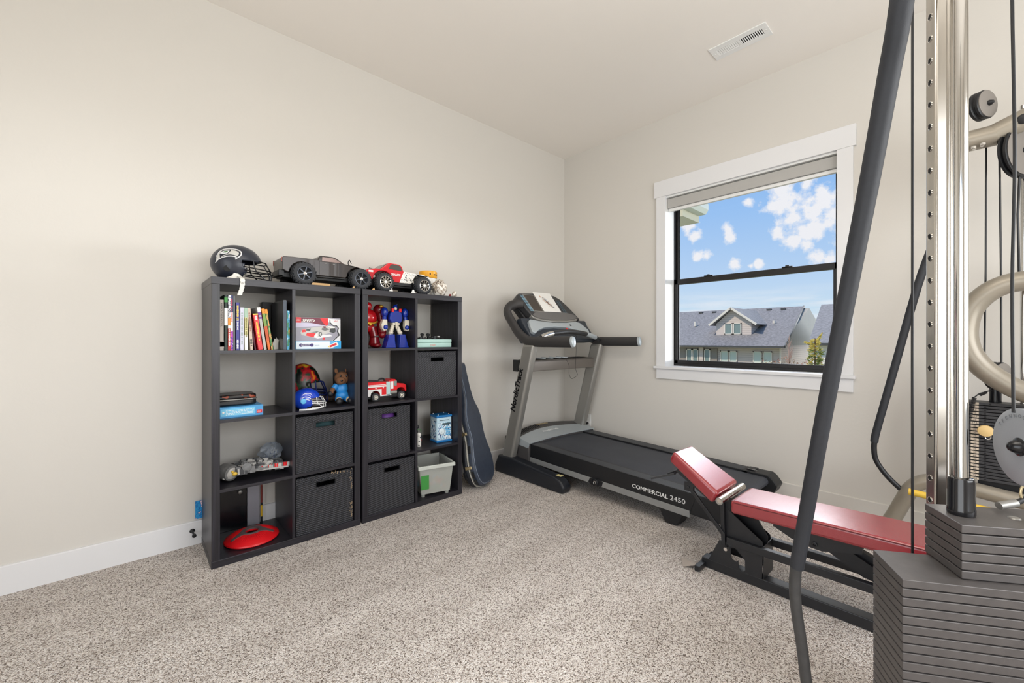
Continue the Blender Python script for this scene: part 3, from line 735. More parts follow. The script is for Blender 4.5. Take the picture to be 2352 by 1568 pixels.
book('short picture book with a blue and green spine beside the binder', .6578, .0145, .219, ([(.0,.219,cteal)], [], wh), 0, 2.603, .2)
o = MB().box(.596, 2.90, ZS[3], .672, 2.925, ZS[3]+.285).done('folder', mat('folder_black', (30,30,32), .5), bevel=.002, smooth=0); tag(o, 'black folder standing at the back of the book shelf', 'folder')
o = MB().prism([(0,0),(.028,0),(.036,.055),(.014,.062),(.004,.03)], (.604,2.70,ZS[3]), (1,0,0), (0,0,1), (0,.004,0)).prism([(0,0),(.02,0),(.022,.05),(.008,.07)], (.622,2.705,ZS[3]), (.9,.3,0), (0,.05,1), (0,.004,0)).done('paper_scrap', 'paper', smooth=0)
tag(o, 'crumpled grey paper scrap at the foot of the leaning books', 'paper')

# ------------------------------------------------------------------ boxes on the second cell
t = thing('construction_set_box', 'red and grey construction set box with a racing car picture', 'box', (.84, 2.66, 1.152), world=True)
b = MB().box(.712, 2.632, 1.1505, .967, 2.70, 1.290)
b.done('carton', mat('box_white', (226,224,224), .45), t, bevel=.001, smooth=0)
fz = lambda a, c: (.712+(a-65)/1780*.255, 1.290-(c-150)/950*.139)    # artwork layout on the front face
def art(polys, mats_, nm, y, depth=.0006):
    b_ = MB()
    for k, (poly, mi) in enumerate(polys):
        b_.prism([fz(*p_) for p_ in poly], (0, y-.00006*k, 0), (1,0,0), (0,0,1), (0,.0005,0), mi)
    return b_
mm = [mat('art_grey', (150,148,160), .4), M['redb'], wh, M['blackg'], mat('art_lilac', (196,190,212), .4), mat('art_wine', (110,40,60), .4), M['greyb'], mat('art_silver', (190,188,184), .4), mat('art_pale', (222,222,224), .4)]
P_ = [([(65,150),(1840,150),(1840,1095),(65,1095)], 0), ([(65,360),(900,380),(1250,470),(65,560)], 4), ([(260,155),(1000,160),(1250,470),(700,380),(260,300)], 5), ([(1000,160),(1330,165),(1330,420),(1240,480),(1100,330)], 1),
      ([(65,150),(262,155),(262,370),(65,370)], 1), ([(1320,165),(1840,200),(1840,1095),(1470,1095),(1800,860),(1700,700),(1740,560),(1650,450),(1520,470),(1320,300)], 8),
      ([(1390,200),(1420,200),(1430,330),(1560,460),(1680,440),(1780,560),(1740,690),(1820,860),(1560,1095),(1500,1095),(1760,860),(1690,700),(1730,560),(1660,480),(1550,500),(1380,350)], 3),
      ([(600,900),(1400,830),(1500,900),(900,1000)], 8),
      # car body
      ([(240,760),(300,640),(420,610),(620,570),(850,520),(1080,500),(1300,480),(1600,520),(1620,700),(1400,760),(1100,860),(880,960),(740,965),(280,860)], 7),
      ([(300,650),(430,640),(440,740),(300,760)], 1), ([(480,780),(820,780),(760,960),(440,880)], 1), ([(450,640),(640,590),(600,700),(440,680)], 3), ([(600,760),(800,720),(980,690),(860,760)], 6),
      ([(780,860),(900,760),(910,900),(860,960),(750,960)], 2), ([(940,860),(960,740),(1060,740),(1080,860),(1010,930)], 3), ([(975,850),(990,780),(1040,780),(1050,860),(1010,900)], 7),
      ([(1380,720),(1420,580),(1620,560),(1640,700),(1560,780)], 3), ([(1080,560),(1250,560),(1400,620),(1200,680),(1060,640)], 6), ([(1120,500),(1230,500),(1230,560),(1140,560)], 5), ([(1300,480),(1600,500),(1600,560),(1420,560)], 2),
      ([(1100,960),(1190,960),(1190,1050),(1100,1050)], 1)]
b = art(P_, mm, 'a', 2.6318)
ox, oz = fz(290, 335); b.text('SPEED', .024, (ox, 2.6300, oz), (1,0,0), (0,0,1), 2, .0003, shear=.25, width=1.05, bold=.0006)
ox, oz = fz(75, 290); b.text('LEGO', .0115, (ox, 2.6300, oz), (1,0,0), (0,0,1), 2, .0003, width=.8)
ox, oz = fz(1560, 300); b.text('F1', .012, (ox, 2.6300, oz), (1,0,0), (0,0,1), 1, .0003, shear=.4, width=1.8)
b.done('box_art', mm, t, smooth=0)
t = thing('game_box', 'flat blue and white electronics kit box lying under the racing car box', 'box', (.84, 2.70, ZS[3]), world=True)
MB().box(.709, 2.624, ZS[3], .967, 2.82, 1.150).done('carton', M['sky'], t, bevel=.001, smooth=0)
b = MB(); mm = [mat('label_pale', (224,236,244), .4), mat('label_navy', (60,44,110), .4), wh, M['redb'], mat('blue_bright', (30,160,220), .4), yl]
b.box(.712, 2.6232, ZS[3]+.002, .900, 2.6242, 1.1485, 0).box(.925, 2.6232, ZS[3]+.001, .967, 2.6242, 1.1495, 4)
b.lathe([(.010,0),(.010,.0006)], (.737,2.6230,1.127), (0,-1,0), 16, 1).lathe([(.010,0),(.010,.0006)], (.797,2.6230,1.127), (0,-1,0), 16, 1).box(.737,2.6222,1.120,.797,2.6231,1.134,1)
b.text('SNAP CIRCUITS', .0082, (.7375,2.6215,1.1240), (1,0,0), (0,0,1), 2, .0003, width=.82).text('Electronics', .007, (.812,2.6228,1.124), (1,0,0), (0,0,1), 1, .0002, width=.9)
b.prism([(0,0),(.055,.026),(.066,.004),(.012,-.018)], (.886,2.6229,1.121), (1,0,0), (0,0,1), (0,-.0005,0), 2).prism([(0,0),(.04,.018),(.045,.006),(.006,-.010)], (.897,2.6222,1.122), (1,0,0), (0,0,1), (0,-.0005,0), 3).prism([(0,0),(.008,.004),(.01,-.006)], (.888,2.6222,1.118), (1,0,0), (0,0,1), (0,-.0005,0), 5)
b.done('box_art', mm, t, smooth=0)

# ------------------------------------------------------------------ mint tin with a dark brick model on it
t = thing('tin_box', 'flat mint green tin box with red lettering under the black brick model', 'tin', (1.64, 2.70, ZS[3]), world=True)
MB().box(1.492, 2.618, ZS[3], 1.783, 2.80, ZS[3]+.034).done('tin_base', 'mint', t, bevel=.006, smooth=0)
MB().box(1.491, 2.617, ZS[3]+.0350, 1.784, 2.801, ZS[3]+.059).done('lid', 'mint', t, bevel=.006, smooth=0)
MB().text('STARRY', .0175, (1.598, 2.6172, ZS[3]+.010), (1,0,0), (0,0,1), 0, .0004, width=.8).done('lettering', mat('print_coral', (226,150,140), .5), t, smooth=0)
t = thing('brick_model', 'small black and white brick-built racer lying on the mint tin', 'toy', (1.62, 2.70, ZS[3]+.059), world=True)
rnd = random.Random(2); b = MB(); z = ZS[3]+.0595
b.box(1.535, 2.67, z, 1.69, 2.71, z+.008, 0)
for i in range(34):
    x_ = rnd.uniform(1.535, 1.725); y_ = rnd.uniform(2.655, 2.72); s_ = rnd.uniform(.004, .010); z_ = z+rnd.uniform(.002, .018)
    b.box(x_, y_, z_, x_+s_*1.8, y_+s_, z_+s_*.6, rnd.choice((0,0,0,1,2)))
b.prism([(0,0),(.012,.03),(-.008,.036),(-.016,.03),(-.008,0)], (1.575,2.68,z+.008), (1,0,0), (0,0,1), (0,.012,0), 0).prism([(0,0),(.012,.03),(-.008,.036),(-.016,.03),(-.008,0)], (1.625,2.68,z+.008), (1,0,0), (0,0,1), (0,.012,0), 0)
b.done('bricks', ['blackg', 'white', 'greyb'], t, smooth=0)
b = MB()
for x_ in (1.545, 1.66): b.cyl((x_,2.655,z+.008),(x_,2.665,z+.008),.009,n=14).cyl((x_,2.715,z+.008),(x_,2.725,z+.008),.009,n=14)
b.done('wheels', 'tyre', t)

# ------------------------------------------------------------------ toy robots (plain generic figures)
def robot_red():
    t = thing('toy_robot', 'bulky glossy red toy robot with gold trim standing behind the blue one', 'toy', (1.205, 2.76, ZS[3]), world=True)
    cx, cy, z = 1.205, 2.765, ZS[3]
    MB().ell((cx-.01,cy,z+.205), (.068,.05,.062)).ell((cx-.01,cy,z+.145), (.045,.038,.04)).done('torso', 'red', t)
    MB().ell((cx-.012,cy-.015,z+.283), (.026,.026,.028)).box(cx-.03,cy-.043,z+.272,cx+.006,cy-.035,z+.279).done('head', 'red', t)
    for s_ in (-1, 1):
        b = MB(); b.ell((cx-.01+s_*.082,cy-.005,z+.262), (.040,.040,.038)).tube([(cx-.01+s_*.088,cy-.01,z+.24),(cx-.01+s_*.094,cy-.02,z+.175)], [.026,.024], 14).tube([(cx-.01+s_*.094,cy-.02,z+.175),(cx-.01+s_*.088,cy-.04,z+.10)], [.034,.027], 14).ell((cx-.01+s_*.088,cy-.04,z+.09), (.026,.028,.026))
        b.done('arm', 'redd' if s_ > 0 else 'red', t)
        b = MB(); b.tube([(cx-.01+s_*.032,cy,z+.14),(cx-.01+s_*.046,cy-.008,z+.078)], [.034,.030], 14).tube([(cx-.01+s_*.046,cy-.008,z+.074),(cx-.01+s_*.05,cy-.003,z+.022)], [.030,.040], 14).ell((cx-.01+s_*.05,cy-.02,z+.017), (.038,.052,.017))
        b.done('leg', 'redb' if s_ < 0 else 'redd', t)
    g = MB(); g.tube([(cx-.07,cy-.03,z+.178),(cx-.03,cy-.052,z+.165),(cx+.01,cy-.052,z+.165),(cx+.045,cy-.035,z+.178)], .007, 8).ell((cx-.01,cy-.053,z+.16), (.012,.006,.012)).ell((cx-.01+.082,cy-.04,z+.285),(.014,.01,.008))
    g.done('gold_trim', mat('toy_gold', (206,160,50), .3, .6), t)
robot_red()
def robot_blue():
    t = thing('toy_robot', 'blue and cream toy robot with wide legs, red collar tabs', 'toy', (1.362, 2.69, ZS[3]), world=True)
    cx, cy, z = 1.362, 2.70, ZS[3]
    b = MB()
    b.prism([(-.034,.172),(.036,.172),(.050,.195),(.046,.235),(.03,.258),(-.026,.258),(-.044,.235),(-.048,.195)], (cx,cy-.03,z), (1,0,0), (0,0,1), (0,.058,0)); b.done('torso', 'blue', t, bevel=.008, smooth=40)
    b = MB(); b.ell((cx+.002,cy-.008,z+.278), (.016,.018,.022), mi=0).ell((cx-.002,cy-.019,z+.270), (.011,.010,.012), mi=1).prism([(0,0),(.006,.018),(-.004,.014)], (cx+.012,cy-.01,z+.285), (1,0,0), (0,0,1), (0,.004,0), 0)
    b.done('head', ['blue', 'cream'], t)
    b = MB()
    for s_ in (-1, 1): b.box(cx+s_*.028-.009, cy-.036, z+.245, cx+s_*.028+.009, cy-.026, z+.27)
    b.done('collar_tab', 'redb', t, bevel=.002, smooth=0)
    b = MB(); b.box(cx-.024, cy-.025, z+.155, cx+.026, cy+.02, z+.173).prism([(-.009,0),(.009,0),(.009,-.02),(.001,-.048),(-.004,-.048)], (cx,cy-.034,z+.178), (1,0,0), (0,0,1), (0,.01,0)); b.done('pelvis', 'cream', t, bevel=.002, smooth=40)
    for s_ in (-1, 1):
        a = MB(); a.ell((cx+s_*.076,cy-.005,z+.243), (.024,.028,.034), mi=0).tube([(cx+s_*.078,cy-.008,z+.215),(cx+s_*.08,cy-.012,z+.185)], .015, 12, mi=0)
        a.prism([(-.016,0),(.014,0),(.026,-.035),(.022,-.062),(.008,-.078),(-.012,-.074),(-.018,-.04)] if s_ > 0 else [(.016,0),(-.014,0),(-.026,-.035),(-.022,-.062),(-.008,-.078),(.012,-.074),(.018,-.04)], (cx+s_*.083,cy-.03,z+.193), (1,0,0), (0,0,1), (0,.036,0), 1)
        a.ell((cx+s_*.080,cy-.032,z+.140), (.016,.014,.016), mi=0)
        a.done('arm', ['blue', 'cream'], t, bevel=.003, smooth=40)
        l = MB(); l.tube([(cx+s_*.014,cy-.006,z+.155),(cx+s_*.032,cy-.012,z+.108)], [.013,.014], 12, mi=1).ell((cx+s_*.034,cy-.016,z+.104), (.017,.017,.014), mi=1).box(cx+s_*.036-.012,cy-.026,z+.085,cx+s_*.036+.012,cy+.004,z+.098, 1)
        k = s_
        l.prism([(k*-.004,.092),(k*.036,.092),(k*.052,.03),(k*.062,0),(k*-.012,0),(k*-.006,.05)], (cx+s_*.024,cy-.048,z), (1,0,0), (0,0,1), (0,.07,0), 0)
        l.done('leg', ['blue', 'cream'], t, bevel=.003, smooth=40)
robot_blue()

# ------------------------------------------------------------------ helmets
def make_helmet(t, r, shell, mask, logo=None, hole=True, pad='black', bars=2, trim=None):
    """faces +x; r = (half length, half width, height of dome); base at z=0"""
    rx, ry, rz = r; n, m = 56, 44; k = rz/.115
    cz = rz*.86
    def surf(x, z, off=0):
        q = 1-((x)/rx)**2-((z-cz)/(rz if z > cz else rz*1.08))**2
        return (ry+off)*math.sqrt(max(q, .02))
    b = MB(); pts = []; fs = []; n, m = 56, 44
    for i in range(m+1):
        th = PI*.999*i/m+.0015
        for j in range(n):
            ph = 2*PI*j/n; x = rx*math.sin(th)*math.cos(ph); y = ry*math.sin(th)*math.sin(ph); z = math.cos(th)
            z = cz+z*(rz if z > 0 else rz*1.08)
            if z < 0: z = 0
            if z < cz: x *= 1-.16*((cz-z)/cz)**2 if x < 0 else 1
            pts.append((x, y, z))
    def keep(p):
        x, y, z = p
        if z <= .0005: return False
        fx = x/rx; fz = z/(rz*1.86)
        if fx > .12+.35*max(0, fz-.42) and fz < .585-.05*abs(y)/ry and not (fx < .12+.22*max(0, (.22-abs(fz-.27))/.22) and abs(y) > .5*ry): return False
        if fz < .12 and -.1 < fx: return False
        return True
    for i in range(m):
        for j in range(n):
            q = (i*n+j, i*n+(j+1) % n, (i+1)*n+(j+1) % n, (i+1)*n+j)
            c = [sum(pts[a][d] for a in q)/4 for d in range(3)]
            if keep(c): fs.append(q)
    b.add(pts, fs)
    o = b.done('shell', shell, t, smooth=60)
    s = o.modifiers.new('s', 'SOLIDIFY'); s.thickness = .007*k; s.offset = -1
    # dark padding inside
    p = MB(); p.ell((-rx*.36, 0, cz*1.02), (rx*.56, ry*.82, rz*.80)); p.done('padding', pad, t)
    if hole:
        e = MB()
        for s_ in (-1, 1):
            x, z = -.42*rx, cz*.62; e.lathe([(.017*k,0),(.017*k,.004*k)], (x, s_*(surf(x,z)-.0015*k), z), (0,s_,0), 20)
        e.done('ear_hole', 'dark', t)
    # face guard
    g = MB(); q = .0035*k
    def bar(pts_, rad=q): g.tube(spline(pts_, 6), rad, 8)
    X = lambda a: a*rx
    for zz, xo in ((.70, 1.35), (.52, 1.42), (.14, 1.38))[:3]:
        zc = zz*cz; bar([(X(.22),-ry*.98,zc+.01*k),(X(.95),-ry*.86,zc),(X(xo-.1),-ry*.45,zc),(X(xo),0,zc),(X(xo-.1),ry*.45,zc),(X(.95),ry*.86,zc),(X(.22),ry*.98,zc+.01*k)])
    for s_ in (-1, 1):
        bar([(X(.55),s_*ry*.93,cz*1.25),(X(.62),s_*ry*.95,cz*.7),(X(.8),s_*ry*.90,cz*.40),(X(1.05),s_*ry*.72,cz*.14)])
        bar([(X(1.26),s_*ry*.36,cz*.72),(X(1.32),s_*ry*.32,cz*.4),(X(1.32),s_*ry*.30,cz*.12)])
    bar([(X(.80),-ry*.62,cz*1.22),(X(1.08),-ry*.45,cz*1.16),(X(1.14),0,cz*1.14),(X(1.08),ry*.45,cz*1.16),(X(.80),ry*.62,cz*1.22)])
    for s_ in (-1, 1): bar([(X(1.08),s_*ry*.42,cz*1.16),(X(1.28),s_*ry*.34,cz*.72)])
    g.done('face_guard', mask, t)
    if logo:
        b = MB(); mats = []
        for m_, top, bot in logo:
            if m_ not in mats: mats.append(m_)
            mi = mats.index(m_); T_ = spline([(a[0], 0, a[1]) for a in top], 8); B_ = spline([(a[0], 0, a[1]) for a in bot], 8)
            nT = min(len(T_), len(B_)); lift = .0006*k*(1+.8*len(mats)*0+.7*logo.index((m_, top, bot))*.35)
            for sgn in (-1,):
                vs = []; fs_ = []
                for i in range(nT):
                    for f_ in range(5):
                        pnt = T_[i].lerp(B_[i], f_/4); vs.append((pnt.x, sgn*surf(pnt.x, pnt.z, lift), pnt.z))
                for i in range(nT-1):
                    for f_ in range(4): a_ = i*5+f_; fs_.append((a_, a_+1, a_+6, a_+5))
                b.add(vs, fs_, mi)
        b.done('emblem', mats, t, fix=False)
    return t
navy = mat('helmet_navy', (34, 38, 50), .38, coat=.1, vary=.1, vscale=30)
# emblem: bird's head, beak to the front (profile units taken on the side of the shell)
def lg(a, c): return ((a-760)*.000152, .1905-(c-205)*.000185)
Wm = mat('emblem_white', (226,226,228), .4); Gm = mat('emblem_grey', (198,196,190), .4); Km = navy; Em = mat('emblem_green', (60,110,50), .4)
def stroke(pts, w):
    return [lg(a, c-w) for a, c in pts], [lg(a, c+w) for a, c in pts]
L_ = []
def band(m, top, bot): L_.append((m, [lg(*p) for p in top], [lg(*p) for p in bot]))
band(Gm, [(130,600),(230,430),(380,345),(560,335),(720,345),(830,420),(845,480)], [(110,740),(230,660),(380,600),(520,575),(640,575),(720,590),(760,560)])
band(Km, [(215,520),(300,400),(400,370),(500,355),(560,350)], [(225,640),(300,560),(400,520),(470,470),(545,390)])
band(Wm, [(240,480),(300,430),(360,405),(430,400),(500,395)], [(240,500),(300,505),(360,500),(430,480),(480,430)])
band(Em, [(310,450),(350,425),(400,415),(450,410)], [(310,465),(350,465),(400,460),(450,425)])
band(Km, [(580,350),(680,360),(790,400),(820,470),(770,540),(700,590)], [(580,370),(680,385),(750,420),(765,470),(740,520),(690,560)])
band(Km, [(290,590),(380,545),(500,515),(620,525),(700,545)], [(290,610),(380,570),(500,545),(620,548),(700,560)])
band(Wm, [(110,590),(200,445),(330,350),(540,320),(750,335),(845,400),(850,480),(800,560),(655,655)], [(120,600),(210,460),(335,365),(540,335),(745,352),(825,410),(828,478),(780,545),(640,640)])
band(Wm, [(90,760),(200,650),(350,590),(500,565),(640,565),(700,590),(680,650)], [(100,775),(205,668),(350,605),(500,580),(630,582),(672,605),(655,655)])
t = thing('football_helmet', 'dark navy football helmet with a bird head emblem on the left shelf', 'helmet', (.440, 2.735, Ht), R(-4))
make_helmet(t, (.122, .098, .108), navy, 'blackg', L_, pad='dark')
rnd = random.Random(1); b = MB()
for i in range(9):
    for j in range(5):
        x_ = .058+.0068*i; y_ = -.018+.009*j; q_ = 1-(x_/.122)**2-(y_/.098)**2
        if q_ > 0: z_ = .0929+.108*math.sqrt(q_)+.0006; s_ = .0028*(1-.04*i); b.obox((x_,y_,z_), (s_*1.5,s_*1.4,.0006), (0, math.atan2(x_*.108/.122**2, math.sqrt(q_)), 0))
b.done('stripe_pattern', M['silver'], t, smooth=0)
MB().box(.104,-.03,.118,.112,.03,.132).done('nose_bumper', 'white', t, bevel=.003, smooth=0)
t = thing('cloth_strap', 'frayed white fabric chin strap hanging over the front edge of the left shelf', 'strap', (.435, 2.60, Ht), world=True)
def ribbon(pts, w, th, nm, m, par, wdir=(1,0,0)):
    P3 = spline(pts, 6); b_ = MB(); wd_ = V(wdir); rs = []
    for i, p_ in enumerate(P3):
        tg_ = (P3[min(i+1,len(P3)-1)]-P3[max(i-1,0)]).normalized(); n_ = tg_.cross(wd_).normalized(); ww = w*(1+.12*math.sin(i*1.7))
        rs.append([p_-wd_*ww/2-n_*th, p_+wd_*ww/2-n_*th, p_+wd_*ww/2+n_*th, p_-wd_*ww/2+n_*th])
    return b_.rings(rs).done(nm, m, par, smooth=50)
ribbon([(.43,2.66,Ht+.035),(.432,2.625,Ht+.018),(.436,2.590,Ht+.006),(.438,2.568,Ht-.004),(.437,2.564,Ht-.035),(.431,2.566,Ht-.065),(.424,2.567,Ht-.088)], .020, .0009, 'strap', 'cloth', t)
MB().prism([(-.046,.004),(-.02,.018),(-.01,.034),(.012,.03),(.022,.008),(.0,.001),(-.03,0)], (.42,2.62,Ht+.001), (1,0,0), (0,.25,1), (0,.012,0)).done('chin_cup', 'cloth', t, bevel=.003, smooth=50)
MB().lathe([(.005,0),(.005,.0015),(.003,.002)], (.4365,2.5630,Ht-.025), (0,-1,0), 14).done('snap', 'silver', t)

blueh = mat('helmet_blue', (24, 66, 190), .2, coat=.6)
def lg2(a, c): return ((a-400)*.00026, .082-(c-40)*.00026)
t = thing('toy_helmet', 'small shiny blue football helmet with a white face guard', 'helmet', (.778, 2.665, ZS[2]), R(-3))
swoosh = []
for pts_, w_ in (([(150,160),(230,120),(330,110),(420,150),(440,210)], 9), ([(140,250),(230,215),(330,240),(400,290)], 10), ([(170,330),(260,300),(350,330)], 10), ([(300,170),(360,180),(400,230)], 8)):
    tp = [((a-330)*.00018, .105-(c-60)*.00018) for a, c in [(p[0], p[1]-w_) for p in pts_]]; bt = [((a-330)*.00018, .105-(c-60)*.00018) for a, c in [(p[0], p[1]+w_) for p in pts_]]
    swoosh.append((Wm, tp, bt))
make_helmet(t, (.078, .060, .066), blueh, 'white', swoosh, hole=False, pad='dark')
MB().tube(spline([(-.05,-.055,.004),(0,-.068,.004),(.05,-.064,.006),(.085,-.05,.012)],6), .0045, 8, flat=.5).done('chin_strap', 'white', t)
MB().ell((-.028,-.0575,.052), (.016,.004,.016)).done('side_dot', 'sky', t)
darkh = pattern('helmet_patchwork', [(14,18,16),(14,20,17),(24,60,34),(140,20,30),(180,28,36),(214,120,30),(216,180,50)], 20, .35, (1,1,1), 'noise', 1)
t = thing('toy_helmet', 'dark green and red decorated helmet with a navy face guard behind the blue one', 'helmet', (.812, 2.85, ZS[2]), R(-6))
make_helmet(t, (.104, .085, .140), darkh, 'blued', None, hole=False, pad='dark')
t = thing('metal_tube', 'bronze tube lying at the back of the shelf behind the plush toy', 'tube', (.96, 2.87, ZS[2]+.022), world=True)
MB().lathe([(.018,0),(.020,.002),(.020,.26),(.018,.262)], (.80,2.885,ZS[2]+.0205), (1,0,0), 24).done('tube', 'bronze', t)
MB().lathe([(.0212,.10),(.0212,.115)], (.80,2.885,ZS[2]+.0205), (1,0,0), 24).lathe([(.0212,.19),(.0212,.2)], (.80,2.885,ZS[2]+.0205), (1,0,0), 24).done('band', 'silver', t)
b = MB(); z = ZS[2]+.042; rnd = random.Random(8)
for i in range(9): b.obox((.93+.012*i, 2.875+.01*rnd.random(), z+rnd.uniform(0,.02)), (.02,.014,.012), (rnd.random(), rnd.random(), rnd.random()))
o = b.done('toy_parts', 'dgrey', smooth=0); tag(o, 'dark jumble of small toy parts on the bronze tube', 'toy parts', kind='stuff')

# ------------------------------------------------------------------ plush toy (plain generic animal)
t = thing('plush_toy', 'brown plush animal in a shiny blue outfit sitting against the panel', 'plush toy', (1.01, 2.72, ZS[2]), world=True)
cx, cy, z = 1.006, 2.715, ZS[2]
MB().ell((cx,cy,z+.165), (.045,.040,.042)).ell((cx-.018,cy-.028,z+.152), (.030,.026,.026)).done('head', 'brown', t)
for s_ in (-1, 1): MB().ell((cx+s_*.033,cy+.005,z+.212), (.011,.008,.017), (0,s_*.25,0)).done('ear', 'brown', t)
b = MB(); b.ell((cx+.016,cy-.036,z+.180), (.006,.003,.008)); b.ell((cx-.022,cy-.038,z+.180), (.006,.003,.008)); b.ell((cx-.020,cy-.053,z+.152), (.008,.004,.005)); b.done('face', 'blackg', t)
MB().ell((cx,cy,z+.098), (.040,.034,.042)).ell((cx,cy-.006,z+.058), (.042,.038,.030)).done('body', 'bluecl', t)
for s_ in (-1, 1):
    b = MB(); sh = V((cx+s_*.036,cy-.004,z+.120)); el = V((cx+s_*.062,cy-.012,z+.095)); hd = V((cx+s_*.078,cy-.02,z+.072))
    b.tube([sh, sh.lerp(el,.75)], [.019,.018], 12, mi=1).tube([sh.lerp(el,.6), el, hd], [.014,.014,.015], 12, mi=0).ell(hd, (.016,.015,.019), mi=2)
    b.done('arm', ['brown', 'bluecl', 'black'], t)
    b = MB(); h_ = V((cx+s_*.022,cy-.01,z+.040)); f_ = V((cx+s_*.036,cy-.050,z+.024))
    b.tube([h_, h_.lerp(f_,.55)], [.024,.022], 12, mi=1).tube([h_.lerp(f_,.5), f_], [.019,.02], 12, mi=0).ell(f_+V((0,-.006,0)), (.022,.02,.022), mi=2)
    b.done('leg', ['tan', 'bluecl', 'black'], t)

# ------------------------------------------------------------------ second row left: zip case on a blue construction set box
t = thing('construction_set_box', 'light blue construction set box lying under the black zip case', 'box', (.45, 2.70, ZS[2]), world=True)
MB().box(.3415, 2.618, ZS[2], .543, 2.84, ZS[2]+.056).done('carton', mat('carton_blue', (70,150,205), .4), t, bevel=.001, smooth=0)
b = MB(); b.box(.512, 2.6172, ZS[2]+.012, .538, 2.6182, ZS[2]+.030, 0).box(.35, 2.6174, ZS[2]+.010, .505, 2.6182, ZS[2]+.048, 1)
b.text('LEGO', .0085, (.5135, 2.6168, ZS[2]+.018), (1,0,0), (0,0,1), 2, .0002, width=.9)
rnd = random.Random(3)
for r_ in range(4):
    x_ = .372
    while x_ < .495:
        w_ = rnd.uniform(.004, .012); b.box(x_, 2.6168, ZS[2]+.016+.007*r_, x_+w_, 2.6175, ZS[2]+.0185+.007*r_, 2); x_ += w_+.003
b.ell((.361,2.617,ZS[2]+.03), (.005,.001,.005), mi=2)
b.done('box_art', ['redb', mat('panel_blue', (110,190,226), .4), wh], t, smooth=0)
t = thing('zip_case', 'black zip-up case with faint orange print on the light blue box', 'case', (.44, 2.73, ZS[2]+.056), world=True)
prof = [(.342,2.66),(.50,2.655),(.522,2.675),(.525,2.80),(.50,2.83),(.342,2.83)]
MB().prism(prof, (0,0,ZS[2]+.0575), (1,0,0), (0,1,0), (0,0,.030)).done('lower_shell', 'blackm', t, bevel=.008, smooth=40)
MB().prism(prof, (0,0,ZS[2]+.0905), (1,0,0), (0,1,0), (0,0,.024)).done('upper_shell', pattern('case_print', [(22,20,22),(30,26,26),(26,24,26),(150,70,46)], 14, .35, (1,1,1)), t, bevel=.009, smooth=40)
MB().tube([(x_,y_,ZS[2]+.089) for x_, y_ in prof], .0035, 6, closed=True).done('zip', 'silver', t)

# ------------------------------------------------------------------ third row left: grey brick-built ship and a bag of pieces (plain wedge-and-disc model)
t = thing('brick_spaceship', 'grey brick-built model ship with loose greebles and a round nose pod', 'toy', (.51, 2.73, ZS[1]), world=True)
z = ZS[1]+.012; rnd = random.Random(12); b = MB(); b2 = MB()
X = Matrix.Translation((.50, 2.76, z+.02)) @ Euler((R(-5), R(-3), R(-14))).to_matrix().to_4x4()
for i in range(240):
    a_ = rnd.uniform(-1, 1); y_ = rnd.uniform(-1, 1); lim = .12 if a_ < 0 else .12*(1-.45*a_)
    x_ = a_*.155; yy = y_*lim; hh = .050*(1-(abs(a_)**2)*.7)*(1-y_*y_*.5)
    s1 = rnd.uniform(.008, .026); s2 = rnd.uniform(.006, .014)
    b.box(x_, yy, hh-.03, x_+s1, yy+s2, hh+rnd.uniform(0,.010), rnd.choice((0,0,1,1,2)), X)
b.prism([(-.15,-.07),(-.08,-.115),(.06,-.10),(.19,-.045),(.19,-.02),(.07,-.02),(.07,.05),(.19,.06),(.19,.085),(.06,.11),(-.08,.11),(-.15,.06)], X @ V((0,0,.0)), X.to_3x3() @ V((1,0,0)), X.to_3x3() @ V((0,1,0)), X.to_3x3() @ V((0,0,.014)), 0)
b.done('hull', ['greyb', 'dgrey', 'greyl'], t, smooth=0)
for i in range(60):
    u_ = i/60; b2.box(.47+.205*u_, 2.665-.03*u_+.012*rnd.random(), z+.035-.004*rnd.random(), .478+.205*u_, 2.68-.03*u_, z+.05+.006*rnd.random(), rnd.choice((0,1,1,2)))
b2.beam((.46,2.675,z+.034), (.675,2.645,z+.030), .02, .008, mi=1)
b2.done('side_rail', ['greyb', 'greyl', 'redb'], t, smooth=0)
p = MB(); p.lathe([(.030,0),(.042,.006),(.044,.05),(.040,.07),(.030,.074)], (.375,2.74,z+.042), (.55,-1,-.1), 24, 0).lathe([(.030,.074),(.012,.084)], (.375,2.74,z+.042), (.55,-1,-.1), 24, 1)
p.ell((.418,2.657,z+.036), (.012,.008,.010), mi=2).ell((.408,2.66,z+.048), (.006,.006,.006), mi=2)
p.done('nose_pod', ['greyb', 'greyl', 'yellow'], t)
MB().lathe([(.020,0),(.022,.003),(.022,.010),(.012,.013)], (.474,2.66,z+.062), (-.2,-1,.15), 20).done('turret', 'greyb', t)
def bagm():
    m, t_, b_ = nt('clear_bag'); b_.inputs['Base Color'].default_value = srgb(150,160,172); b_.inputs['Roughness'].default_value = .12
    b_.inputs['Alpha'].default_value = .42; return m
t = thing('plastic_bag', 'crumpled clear plastic bag of grey pieces resting on the brick model', 'bag', (.62, 2.80, ZS[1]+.05), world=True)
me = MB(); rnd = random.Random(6); n, m_ = 14, 9; rs = []
for i in range(m_+1):
    th = PI*i/m_; rs.append([V((.622+.070*math.sin(th)*math.cos(2*PI*k/n)*rnd.uniform(.75,1.15), 2.80+.06*math.sin(th)*math.sin(2*PI*k/n)*rnd.uniform(.75,1.1), ZS[1]+.105-.05*math.cos(th)*rnd.uniform(.85,1.15))) for k in range(n)])
me.rings(rs).done('bag_film', bagm(), t, smooth=0)
b = MB()
